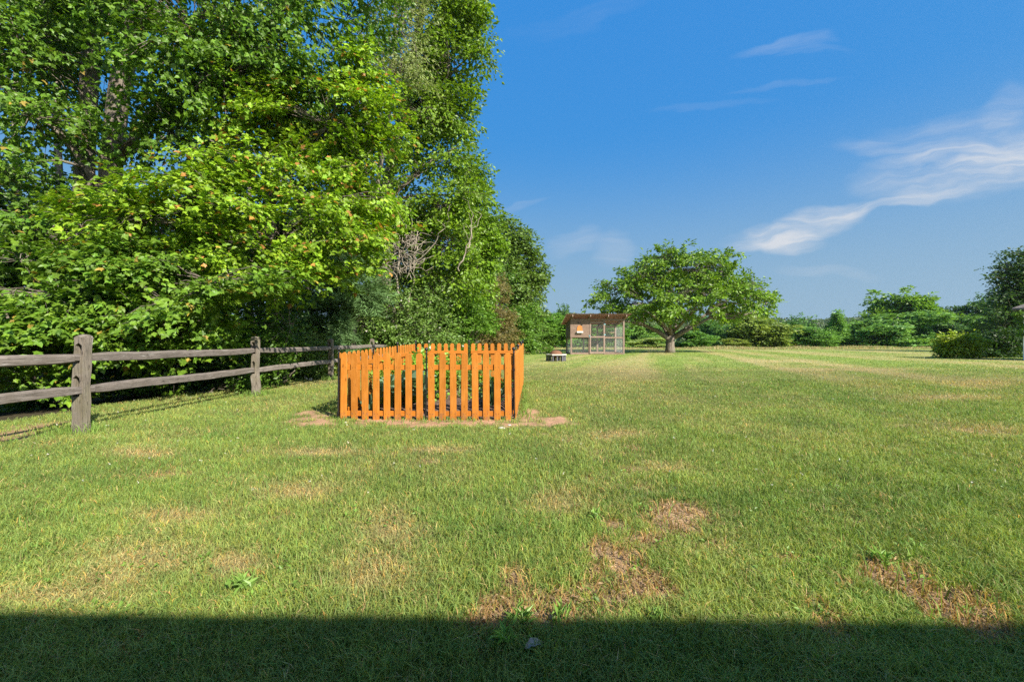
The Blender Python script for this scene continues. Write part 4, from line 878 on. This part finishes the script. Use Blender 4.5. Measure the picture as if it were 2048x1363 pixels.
# ------------------------------------------------------------------ orange picket fence round the vegetable bed
def picket_fence():
    c = (FL + FR + BR + BL) / 4
    root = empty('picket_fence', (FL[0], FL[1], tzf(*FL)), 'orange stained picket fence with black metal posts round a vegetable bed', 'fence')
    O = np.array(root.location)
    pw, pt, ph = .081, .016, .85
    prof = [(-pw / 2, 0), (pw / 2, 0), (pw / 2, ph - .038)] + [(pw / 2 * math.cos(a) * .98, ph - .038 + .038 * math.sin(a)) for a in np.linspace(.25, math.pi - .25, 6)] + [(-pw / 2, ph - .038)]
    g = G(); g.prism(prof, -pt / 2, pt / 2); pick = bevel_mesh(g.build('picket', M_PICKET), .003); pm = pick.data; COL.objects.unlink(pick); bpy.data.objects.remove(pick)
    g = G(); g.tube([(0, 0, -.1), (0, 0, .86)], .0095, 8); g.box(-.013, .013, -.013, .013, .62, .645); g.box(-.013, .013, -.013, .013, .06, .085); gp = g
    po = gp.build('post', M_BLACK, None, False); pom = po.data; bpy.data.objects.remove(po)
    g = G(); g.lathe([(0.001, .024), (.012, .021), (.021, .012), (.024, 0), (.021, -.012), (.012, -.021), (.010, -.035), (.014, -.037), (.014, -.046), (.008, -.048)], (0, 0, 0), 14)
    fo = g.build('finial', M_BLACK, None, True); fom = fo.data; bpy.data.objects.remove(fo)
    rng = np.random.RandomState(31)
    def mk(name, me, parent, loc, rot=(0, 0, 0)):
        o = bpy.data.objects.new(name, me); COL.objects.link(o); o.parent = parent; o.location = loc; o.rotation_euler = rot; return o
    def post(p):
        z = tzf(*p) - O[2]; o = mk('post', pom, root, (p[0] - O[0], p[1] - O[1], z), (R(rng.uniform(-.6, .6)), R(rng.uniform(-.6, .6)), 0)); mk('finial', fom, o, (0, 0, .895))
    sides = [(FL, FR, 2), (FR, BR, 3), (BR, BL, 2), (BL, FL, 3)]   # pickets stand on the outer side
    rails = {}
    for a, b, n in sides:
        for k in range(n):
            p0 = a + (b - a) * k / n; p1 = a + (b - a) * (k + 1) / n; post(p0)
            d = p1 - p0; L = np.linalg.norm(d); ang = math.atan2(d[1], d[0]); z0 = tzf(*p0); z1 = tzf(*p1)
            pan = bpy.data.objects.new('fence_panel', None); COL.objects.link(pan); pan.parent = root; pan.empty_display_size = .1
            pan.location = (p0[0] - O[0], p0[1] - O[1], z0 - O[2]); sl_ = math.atan2(z1 - z0, L)
            pan.rotation_euler = (0, -sl_, ang)
            m = .035; cnt = 8; w0 = m + pw / 2; w1 = L - m - pw / 2
            for zr in (.045, .63):
                gr = G(); gr.box(m, L - m, .0, .022, zr, zr + .066); bevel_mesh(gr.build('rail', M_PRAIL, pan), .003)
            for q in range(cnt):
                x = w0 + (w1 - w0) * q / (cnt - 1)
                mk('picket', pm, pan, (x, -pt / 2 - .0012, rng.uniform(-.003, .004)), (0, R(rng.uniform(-.5, .5)), 0))
    # soil of the bed
    xs = np.linspace(.03, .97, 60); g = G(); S, T_ = np.meshgrid(xs, xs); q = (FL[None] * (1 - S.ravel()[:, None]) + FR[None] * S.ravel()[:, None]) * (1 - T_.ravel()[:, None]) + (BL[None] * (1 - S.ravel()[:, None]) + BR[None] * S.ravel()[:, None]) * T_.ravel()[:, None]
    e = np.minimum(np.minimum(S, 1 - S), np.minimum(T_, 1 - T_)).ravel(); z = tz(q[:, 0], q[:, 1]) + .004 + .06 * ss(.03, .12, e) * (.5 + fbm2(q[:, 0] * 6, q[:, 1] * 6, 4)) 
    i = np.arange(59)[:, None] * 60; j = np.arange(59)[None]
    g.add(np.stack([q[:, 0], q[:, 1], z], -1), {4: np.stack([i + j, i + j + 1, i + j + 61, i + j + 60], -1).reshape(-1, 4)})
    o = g.build('garden_bed', plain('mulch', (.13, .088, .07), .95, 0, .65, 55, .1, 1.0), None, True); tag(o, 'dark mulched soil of the vegetable bed inside the picket fence', 'garden bed', kind='structure')
    rng = np.random.RandomState(32); g = G(); n = 2600; s = .05 + .9 * rng.rand(n); t = .05 + .9 * rng.rand(n)
    xy = (FL[None] * (1 - s[:, None]) + FR[None] * s[:, None]) * (1 - t[:, None]) + (BL[None] * (1 - s[:, None]) + BR[None] * s[:, None]) * t[:, None]
    p = np.stack([xy[:, 0], xy[:, 1], tz(xy[:, 0], xy[:, 1]) + .06], -1); ax = rng.randn(n, 3) * np.array([1, 1, .25])
    leaves(g, p, ax, np.array([0, 0, 1]) + .5 * rng.randn(n, 3), .03 + .04 * rng.rand(n), np.array([.19, .125, .09]) * (.4 + 1.4 * rng.rand(n, 1)), T_NARROW)
    o = g.build('bark_mulch', M_GRASS); tag(o, 'dark brown bark chips strewn over the vegetable bed', 'mulch', kind='stuff')
picket_fence()

def vegetables():
    rng = np.random.RandomState(44)
    def at(s, t):
        q = (FL * (1 - s) + FR * s) * (1 - t) + (BL * (1 - s) + BR * s) * t; return np.array([q[0], q[1], tzf(*q) + .045])
    GR = 'vegetables inside the picket fence'
    def kale(s, t, h, label, col=(.19, .30, .20), n=26, sz=.22):
        b = at(s, t); root = empty('kale_plant', b, label, 'vegetable', GR); g = G(); st = G(); st.tube([(0, 0, 0), (.01, 0, h * .5), (0, .01, h * .8)], [.016, .013, .008], 6)
        a = rng.rand(n) * 6.28; e = rng.uniform(.1, 1.1, n); z = h * rng.uniform(.25, .85, n); d = np.stack([np.cos(a) * np.cos(e), np.sin(a) * np.cos(e), np.sin(e)], -1); p = np.stack([0 * z, 0 * z, z], -1) + d * .07
        leaves(g, p, d + np.array([0, 0, -.1]), np.array([0, 0, 1.0]) + .4 * rng.randn(n, 3), sz * (.6 + .6 * rng.rand(n)), np.array(col) * (.75 + .5 * rng.rand(n, 1)), (T_LEAF[0] * np.array([1.35, 1, 2.2]), T_LEAF[1]))
        for k in range(n): st.tube([(0, 0, z[k] - .03), p[k] + d[k] * .02], .004, 4, cap=False)
        st.build('stem', M_LEAFSTEM, root); g.build('foliage', M_LEAF, root)
    def bushy(s, t, h, r, label, col, n=60, sz=.075, T=T_LEAF, name='tomato_plant'):
        b = at(s, t); root = empty(name, b, label, 'vegetable', GR)
        g, p, out, Ls, lc, rg = crown_mesh([(0, 0, h * .55, r, r, h * .5), (r * .3, 0, h * .8, r * .6, r * .6, h * .25)], n, .16, 12, sz, T, shade_palette(col, .3, None, 0, .4), int(s * 1000 + t * 77), .2, gap=.2)
        st = G(); st.tube([(0, 0, 0), (.01, 0, h * .5), (0, 0, h * .9)], [.012, .009, .004], 5)
        for k in range(0, len(p), 3): st.tube([(0, 0, p[k][2] * .7), p[k]], .004, 4, cap=False)
        st.build('stem', M_LEAFSTEM, root); g.build('foliage', M_LEAF, root)
    def leek(s, t, h, label, n=16):
        b = at(s, t); root = empty('leek_plant', b, label, 'vegetable', GR); g = G(); a = rng.rand(n) * 6.28; e = rng.uniform(.7, 1.4, n); d = np.stack([np.cos(a) * np.cos(e), np.sin(a) * np.cos(e), np.sin(e)], -1)
        leaves(g, np.zeros((n, 3)), d, np.array([0, 0, 1.0]) + .2 * rng.randn(n, 3), h * (.6 + .5 * rng.rand(n)), np.array([.12, .20, .12]) * (.7 + .6 * rng.rand(n, 1)), (T_NARROW[0] * np.array([.45, 1, 2.0]), T_NARROW[1])); g.build('foliage', M_LEAF, root)
    kale(.33, .17, .52, 'blue green broad leaved plant behind the fifth picket of the front left panel'); kale(.43, .14, .50, 'blue green broad leaved plant near the middle front post'); kale(.22, .16, .40, 'small blue green plant behind the third picket from the left')
    kale(.18, .48, .45, 'blue green plant half way back along the left pickets')
    bushy(.28, .34, .66, .26, 'tall leafy bright green plant behind the blue green ones', (.17, .32, .04), 110); bushy(.40, .36, .60, .24, 'leafy green plant beside the middle of the bed', (.16, .30, .04), 110); bushy(.12, .30, .45, .2, 'low leafy plant close to the left pickets', (.16, .28, .04), 80)
    bushy(.52, .60, .52, .2, 'feathery yellow green plant behind the front right panel', (.16, .24, .05), 70, .06, T_NARROW, 'fennel_plant'); bushy(.62, .66, .50, .2, 'feathery green plant at the back of the bed', (.13, .21, .05), 60, .06, T_NARROW, 'fennel_plant')
    bushy(.46, .74, .55, .24, 'dense green plant at the back beside the mid post', (.16, .30, .04), 90); bushy(.78, .58, .30, .16, 'short bright plant on the mulch toward the right', (.12, .24, .03), 36); bushy(.25, .70, .6, .28, 'large leafy plant at the back left corner', (.10, .19, .03), 70)
    leek(.84, .20, .46, 'upright strappy plant by the front right corner post'); leek(.85, .36, .42, 'strappy plant behind the corner one along the right pickets'); leek(.14, .08, .34, 'strappy plant at the front left corner')
    bushy(.58, .38, .16, .1, 'tiny seedling on the mulch behind the right panel', (.13, .24, .04), 14, .05, T_LEAF, 'seedling'); bushy(.72, .40, .14, .09, 'second tiny seedling further right on the mulch', (.13, .24, .04), 12, .05, T_LEAF, 'seedling')
M_LEAFSTEM = plain('green_stem', (.16, .22, .08), .6, 0, .2, 10)
vegetables()

# ------------------------------------------------------------------ chicken coop
def coop():
    D = 25.0; b = ground_pt(1141, D); s = D / F; root = empty('chicken_coop', b, 'brown wooden chicken coop with wire mesh run and slanted roof', 'coop')
    def X(px): return (px - 1141) * s
    def Z(py): return (708.5 - py) * s
    W_, dp = X(1249), 2.0; h0, h1 = Z(641), Z(641) - .36
    def bar(name, x0, x1, y0, y1, z0, z1, m=M_COOP): g = G(); g.box(x0, x1, y0, y1, z0, z1); return g.build(name, m, root)
    pw = .10
    for px, yy, hh in ((1141, 0, h0), (1177, 0, h0), (1207, 0, h0), (1246, 0, h0), (1141, dp, h1), (1177, dp, h1), (1207, dp, h1), (1246, dp, h1)):
        bar('post', X(px), X(px) + pw, yy, yy + pw, -.05, hh)
    bar('top_beam', -.003, W_ + .003, -.013, pw - .02, h0 + .002, h0 + .11, M_COOPX); bar('top_beam', -.003, W_ + .003, dp + .01, dp + .1, h1 + .002, h1 + .11, M_COOPX)
    bar('sill', X(1141) + pw + .002, X(1177) - .002, .01, .08, 0, .11, M_COOPX); bar('sill', X(1210.4), X(1246) - .002, .01, .08, 0, .10, M_COOPX)
    bar('middle_rail', X(1210.4), X(1246) - .002, .01, .07, Z(676), Z(673.5), M_COOPX)
    for yb in (dp + .01,):
        for x0, x1 in ((X(1144.5), X(1176.8)), (X(1180.5), X(1206.8)), (X(1210.5), X(1245.8))):
            bar('back_rail', x0, x1, yb, yb + .06, .02, .1, M_COOPX); bar('back_rail', x0, x1, yb, yb + .06, Z(664.5), Z(662), M_COOPX)
    bar('roost_bar', X(1181), X(1207), 1.2, 1.26, Z(664.5), Z(663), M_COOPX); bar('roost_bar', X(1181), X(1207), 1.5, 1.55, Z(685.5), Z(684), M_COOPX)
    for xx in (0.02, W_ - .08): bar('side_rail', xx, xx + .05, pw + .003, dp - .003, Z(676), Z(673.5)); bar('side_rail', xx, xx + .05, pw + .003, dp - .003, 0.0, .1)
    # board cabin
    g = G(); z0, z1 = Z(674.5), h0; n = 9
    for k in range(n):
        a = z0 + (z1 - z0) * k / n; c = z0 + (z1 - z0) * (k + 1) / n
        if k == n - 2: a += .012
        g.box(-.012, X(1178.2), -.032 - .006 * (k % 2), -.004, a + .004, c - .004); g.box(-.032, -.004, -.002, dp, a + .004, c - .004)
    g.box(.0, X(1178), -.003, .0, z0, z1); g.box(-.003, 0, 0, dp, z0, z1); g.box(0, X(1178), .02, dp, z0 - .03, z0)
    cab = g.build('cabin', M_COOPX, root)
    g = G(); g.box(X(1155), X(1161), -.10, -.04, Z(646), Z(644.6)); g.build('vent_hood', M_BLACK, cab)
    # orange arched panel with a white ledge
    x0, x1 = X(1153.5), X(1164.8); zc = Z(651.5); g = G()
    g.prism([(x0, Z(661.5)), (x1, Z(661.5)), (x1 - .015, Z(655)), (x1 - .06, zc), (x1 - .12, zc + .03), (x0 + .12, zc + .03), (x0 + .06, zc), (x0 + .015, Z(655))], -.058, -.042); g.build('arched_panel', M_ORANGE, cab)
    g = G(); g.box(x0 - .01, x1 + .01, -.17, -.045, Z(665.2), Z(662.2)); g.build('white_ledge', M_WHITE, cab)
    # door
    d = bpy.data.objects.new('door', None); COL.objects.link(d); d.parent = root; d.location = (X(1179), -.045, 0)
    dw = X(1209.5) - X(1179); dz0, dz1 = .05, Z(643); g = G()
    g.box(0, .085, 0, .04, dz0, dz1); g.box(dw - .085, dw, 0, .04, dz0, dz1)
    for a, c in ((dz0, dz0 + .12), (Z(675), Z(672)), (dz1 - .09, dz1)): g.box(.087, dw - .087, .002, .038, a, c)
    g.build('door_frame', M_COOP, d)
    for zz in (Z(649), Z(670)): g = G(); g.box(dw - .06, dw + .05, -.012, -.002, zz, zz + .06); g.build('hinge', M_TEAL, d)
    g = G(); g.box(-.06, .03, -.012, -.002, Z(671.5), Z(670)); g.box(.005, .03, -.012, -.002, Z(675.5), Z(671.7)); g.build('latch', M_TEAL, d)
    # wire mesh
    def mesh(name, p0, du, dv, nu, nv, parent, r=.0016):
        g = G(); p0, du, dv = map(lambda q: np.array(q, float), (p0, du, dv))
        for k in range(nu + 1): g.tube([p0 + du * k / nu, p0 + du * k / nu + dv], r, 3, cap=False)
        for k in range(nv + 1): g.tube([p0 + dv * k / nv, p0 + dv * k / nv + du], r, 3, cap=False)
        return g.build(name, M_WIRE, parent)
    def wm(x0, x1, z0, z1, y, parent=root, fine=.05): return mesh('wire_mesh', (x0, y, z0), (x1 - x0, 0, 0), (0, 0, z1 - z0), max(2, int((x1 - x0) / fine)), max(2, int((z1 - z0) / fine)), parent)
    wm(X(1143), X(1177), .05, Z(675), .05, fine=.03); wm(X(1209), X(1247), .05, Z(675), .04, fine=.035); wm(X(1209), X(1247), Z(674), h0, .04, fine=.045)
    wm(.04, dw - .04, dz0, Z(674), .02, d, .035); wm(.04, dw - .04, Z(674), dz1, .02, d, .045)
    wm(X(1178), X(1247), .05, h1, dp + .045, fine=.06)
    for xx in (.05, W_ - .05): mesh('wire_mesh', (xx, .08, .05), (0, dp - .1, 0), (0, 0, Z(675) - .05), 40, 18, root)
    mesh('wire_mesh', (W_ - .05, .08, Z(674)), (0, dp - .1, 0), (0, 0, h1 - Z(674)), 40, 18, root)
    # roof: rafters rising to the front, purlins and corrugated sheet
    yf, yb = -.62, dp + .35; zf = Z(630.5) ; zr = lambda y: h0 + .115 + (zf - h0 - .115 - .06) * (0.05 - y) / (.05 - yf) if y < .05 else h0 + .115 - (y - .05) * .13
    yk = .05
    roof = bpy.data.objects.new('roof', None); COL.objects.link(roof); roof.parent = root; roof.location = (0, 0, 0)
    slope = (h0 - h1) / dp; zl = lambda y: h0 + .115 - slope * y
    for px in (1142, 1177, 1212, 1247.5):
        g = G(); x = X(px); v = [(x, yf + .05, zl(yf + .05)), (x + .05, yf + .05, zl(yf + .05)), (x + .05, yb - .05, zl(yb - .05)), (x, yb - .05, zl(yb - .05))]; v += [(a, c, e + .12) for a, c, e in v]
        g.add(v, {4: [[0, 3, 2, 1], [4, 5, 6, 7], [0, 1, 5, 4], [1, 2, 6, 5], [2, 3, 7, 6], [3, 0, 4, 7]]}); g.build('rafter', M_COOP, roof)
    for k in range(6):
        y = yf + .06 + k * (yb - yf - .16) / 5; g = G(); z = zl(y) + .122; g.box(X(1131.5), X(1257), y, y + .05, z, z + .035); g.build('purlin', M_COOPX, roof)
    n = 92; xs = np.linspace(X(1131), X(1258), n * 2 + 1); ys = np.linspace(yf, yb, 5); Xg, Yg = np.meshgrid(xs, ys); zz = np.array([zl(q) for q in Yg.ravel()]) + .163 + .016 * np.cos(np.arange(n * 2 + 1) * math.pi)[None].repeat(5, 0).ravel()
    nx = n * 2 + 1; i = np.arange(4)[:, None] * nx; j = np.arange(nx - 1)[None]; f = np.stack([i + j, i + j + 1, i + j + 1 + nx, i + j + nx], -1).reshape(-1, 4)
    top = np.stack([Xg.ravel(), Yg.ravel(), zz], -1); g = G(); g.add(np.vstack([top, top - np.array([0, 0, .006])]), {4: np.vstack([f, f[:, ::-1] + len(top)])}); o = g.build('corrugated_sheet', M_ROOF, roof); o.color = (.36, .25, .36, 1)
coop()

# ------------------------------------------------------------------ pit table
def pit_table():
    D = 16.8; b = ground_pt(1112, D); s = D / F; root = empty('fire_pit_table', b, 'low pit table with pale board rim, dark grey legs and rusty dome', 'fire pit', rz=R(4))
    zt = (721 - 707) * s; hw = 21.5 * s
    def ringpoly(r, n=6, a0=0): return [(r * math.cos(a0 + k * 2 * math.pi / n), r * math.sin(a0 + k * 2 * math.pi / n)) for k in range(n)]
    o_, i_ = np.array(ringpoly(hw)), np.array(ringpoly(hw * .62)); n = 6; g = G()
    v = [(x, y, z) for z in (zt - .045, zt) for r in (o_, i_) for x, y in r]; q = []
    for k in range(n):
        m = (k + 1) % n
        q += [[12 + k, 12 + m, 18 + m, 18 + k], [k, 6 + k, 6 + m, m], [k, m, 12 + m, 12 + k], [6 + m, 6 + k, 18 + k, 18 + m]]
    g.add(v, {4: q}); g.build('tabletop', M_PALE, root)
    for k in range(6):
        a = (k) * math.pi / 3; r = hw * .84; g = G(); M = Matrix.Translation((r * math.cos(a), r * math.sin(a), 0)) @ Matrix.Rotation(a, 4, 'Z'); g.box(-.04, .04, -.028, .028, -.02, zt - .047, None, M); g.build('leg', M_PLASTIC, root)
        a += math.pi / 6; r = hw * .68; g = G(); M = Matrix.Translation((r * math.cos(a), r * math.sin(a), 0)) @ Matrix.Rotation(a, 4, 'Z'); g.box(-.03, .03, -.028, .028, -.02, zt - .047, None, M); g.build('leg', M_PLASTIC, root)
    g = G(); g.lathe([(.02, .05), (.12, .052), (hw * .5, .052), (hw * .5, .075), (hw * .44, .075), (.02, .074)], (0, 0, 0), 6); g.build('base_brace', M_PLASTIC, root)
    g = G(); r = hw * .6; g.lathe([(.01, zt - .17), (r * .5, zt - .16), (r * .85, zt - .09), (r, zt - .03), (r, zt + .012), (r * .97, zt + .012)], (0, 0, 0), 20); g.build('fire_bowl', M_RUST, root, True)
    g = G(); g.lathe([(r * .96, zt + .014), (r * .9, zt + .06), (r * .7, zt + .115), (r * .4, zt + .145), (.01, zt + .155)], (0, 0, 0), 20); d = g.build('dome_screen', M_RUST, root, True)
    g = G(); g.tube([(-.03, 0, zt + .155), (-.02, 0, zt + .18), (.02, 0, zt + .18), (.03, 0, zt + .155)], .006, 5); g.build('handle', M_RUST, d)
pit_table()

# ------------------------------------------------------------------ lawn weeds, stones, litter
def weeds():
    rng = np.random.RandomState(77); g = G()
    n = 520; D = 1.15 * (7 / 1.15) ** rng.rand(n); x = (rng.rand(n) * 2 - 1) * 1.3 * D
    bare, dry, soil, wood = fields(x, D); k = (soil < .4) & (wood < .2) & ~in_garden(x, D, .05) & (fbm2(x * .9, D * .9, 91) + .25 * (x > .5) > .52); x, D = x[k], D[k]; n = len(x); per = 9
    a = rng.rand(n, per) * 6.28; e = rng.uniform(.15, .9, (n, per)); d = np.stack([np.cos(a) * np.cos(e), np.sin(a) * np.cos(e), np.sin(e)], -1)
    p = np.stack([x, D, tz(x, D) + .012], -1)[:, None] + d * .01 + rng.randn(n, per, 3) * np.array([.02, .02, .004]); sz = np.repeat(rng.uniform(.010, .026, n), per) * (.7 + .6 * rng.rand(n * per))
    col = np.repeat(np.array([.14, .25, .04]) * (.7 + .6 * rng.rand(n, 1)), per, 0) * (.8 + .4 * rng.rand(n * per, 1))
    leaves(g, p.reshape(-1, 3), d.reshape(-1, 3), np.array([0, 0, 1.0]) + .4 * rng.randn(n * per, 3), sz, col, T_LEAF)
    o = g.build('broadleaf_weeds', M_LEAF); tag(o, 'low broad leaved weeds scattered through the lawn', 'weeds', kind='stuff')
    g = G(); n = 420; D = 2.5 * (24 / 2.5) ** rng.rand(n); x = (rng.rand(n) * 2 - 1) * 1.3 * D; bare, dry, soil, wood = fields(x, D); k = (soil < .3) & (wood < .2) & ~in_garden(x, D, .05) & (rng.rand(n) < .6); x, D = x[k], D[k]; n = len(x)
    p = np.stack([x, D, tz(x, D) + .05], -1)
    for q in range(3): leaves(g, p, rng.randn(n, 3), rng.randn(n, 3), .010 + .0012 * D, np.tile(np.array([[.62, .60, .55]]), (n, 1)) * (.7 + .4 * rng.rand(n, 1)), T_LEAF)
    o = g.build('clover_flowers', M_LEAF); tag(o, 'tiny whitish clover heads dotted over the lawn', 'flowers', kind='stuff')
    # leafy weeds at the shadow edge
    for px, py, h, nl, lb in ((1045, 1250, .075, 22, 'leafy weed standing on the bare soil at the shadow edge'), (1010, 1295, .07, 20, 'leafy weed in the shade just left of the pale dry leaf'), (1120, 1245, .06, 18, 'leafy weed right of the others on the shadow edge'), (1310, 1250, .06, 16, 'leafy weed at the shadow edge right of the bare soil'),
                              (480, 1185, .07, 26, 'long leaved weed rosette in the dry grass at lower left'), (1775, 1130, .07, 20, 'leafy weed in the brown patch at lower right'), (1190, 1040, .06, 16, 'weed at the left rim of the upper brown patch'), (840, 1030, .05, 14, 'small round leaved weed in the middle of the lawn')):
        x, y = pxg(px, py); b = (x, y, tzf(x, y)); root = empty('leafy_weed', b, lb, 'weed', 'leafy weeds in the lawn'); g = G(); nl = int(nl * 1.6); h *= .8; a = rng.rand(nl) * 6.28; e = rng.uniform(.2, 1.3, nl); z = h * rng.rand(nl) * .8
        d = np.stack([np.cos(a) * np.cos(e), np.sin(a) * np.cos(e), np.sin(e)], -1)
        leaves(g, np.stack([.02 * rng.randn(nl), .02 * rng.randn(nl), z], -1), d, np.array([0, 0, 1.0]) + .3 * rng.randn(nl, 3), h * (.55 + .5 * rng.rand(nl)), np.array([.22, .36, .08]) * (.75 + .5 * rng.rand(nl, 1)), (T_LEAF[0] * np.array([.46, 1, 1.4]), T_LEAF[1]))
        g.build('foliage', M_LEAF, root); g = G(); g.tube([(0, 0, -.01), (.003, 0, h * .7)], .0025, 5); g.build('stem', M_LEAFSTEM, root)
    # stones and a dry leaf
    for px, py, r, lb in ((1003, 858, .028, 'pale flat stone on the red soil before the right panel'), (1019, 851, .016, 'small pale pebble right of the flat stone'), (692, 845, .017, 'pale pebble at the foot of the leftmost picket'), (505, 980, .018, 'small whitish scrap on the lawn left of centre'), (213, 852, .018, 'pale stone right of the first fence post')):
        x, y = pxg(px, py); bm = bmesh.new(); bmesh.ops.create_icosphere(bm, subdivisions=3, radius=r)
        for v in bm.verts: f = 1 + .5 * (vn3(np.array([[v.co.x / r * 1.1 + px, v.co.y / r * 1.1, v.co.z / r * 1.1]]), 3)[0] - .5); v.co = Vector((v.co.x * f * 1.3, v.co.y * f, v.co.z * f * .55))
        me = bpy.data.meshes.new('stone'); bm.to_mesh(me); bm.free(); me.materials.append(M_STONE); o = bpy.data.objects.new('stone', me); COL.objects.link(o); o.location = (x, y, tzf(x, y) + r * .35); tag(o, lb, 'stone', 'pale stones on the lawn')
    x, y = pxg(1067, 1302); g = G(); t = np.linspace(0, 1, 9); wv = .014 * np.sin(t * math.pi) ** .6 * (1 + .25 * np.sin(t * 19)); zc = .022 + .012 * np.sin(t * 4)
    v = np.vstack([np.stack([(t - .5) * .075, -wv, zc + .006], -1), np.stack([(t - .5) * .075, 0 * t, zc], -1), np.stack([(t - .5) * .075, wv, zc + .008], -1)]); i = np.arange(8)
    q = np.vstack([np.stack([i, i + 1, i + 10, i + 9], -1), np.stack([i + 9, i + 10, i + 19, i + 18], -1)]); g.add(v, {4: q}); o = g.build('dry_leaf', M_DEAD, None, True, (x, y, tzf(x, y))); o.rotation_euler = (R(12), 0, R(30)); tag(o, 'curled pale grey dry leaf lying in the shaded grass', 'leaf')
weeds()

# ------------------------------------------------------------------ house behind the viewer (casts the shadow in the foreground)
def house():
    root = empty('house', (0, -2.3, 0), 'white clapboard house behind the viewer whose eave shades the foreground grass', 'house', rz=R(-.9)); L0, L1, hz = -9, 15, 3.12; fy = .84
    g = G(); g.box(L0 + .4, L1 - .4, -8, 0, 0, hz - .06); w_ = g.build('wall', M_WHITE, root)
    for x in (-4, 2.2, 8): g = G(); g.box(x, x + 1.1, .004, .05, .9, 2.2); f = g.build('window', M_WHITE, root); g = G(); g.box(x + .07, x + 1.03, .052, .058, .97, 2.13); g.build('pane', M_GLASS, f)
    g = G(); v = [(L0, fy, hz), (L1, fy, hz), (L1, -8.8, hz), (L0, -8.8, hz), (L0, fy, hz - .16 + .2), (L1, fy, hz + .04), (L1, -8.8, hz + .04), (L0, -8.8, hz + .04), (L0, -4, hz + 2.0), (L1, -4, hz + 2.0)]
    v = np.array(v); v[:, 2] -= .1
    g.add(v, {4: [[0, 3, 2, 1], [0, 1, 5, 4], [2, 3, 7, 6], [4, 5, 9, 8], [6, 7, 8, 9]], 3: [[5, 6, 9], [7, 4, 8]]}); g.add(v[[1, 2, 6, 5, 0, 4, 7, 3]], {4: [[0, 1, 2, 3], [4, 5, 6, 7]]}); g.build('roof', M_SHINGLE, root)
house()

# ------------------------------------------------------------------ air between here and the ridge
def haze():
    g = G(); g.box(-3600, 3600, -420, 3600, -12, 52)
    m = bpy.data.materials.new('haze'); m.use_nodes = True; t = NT(m.node_tree); t.n.clear()
    v = t.node('ShaderNodeVolumePrincipled'); v.inputs['Color'].default_value = (.80, .88, 1, 1); v.inputs['Density'].default_value = .00014; v.inputs['Anisotropy'].default_value = .5
    o_ = t.node('ShaderNodeOutputMaterial'); t.l.new(v.outputs[0], o_.inputs['Volume'])
    o = g.build('haze', m); tag(o, 'thin bluish summer haze over the far ridge', 'haze', kind='stuff')
    C.cycles.volume_bounces = 0
haze()
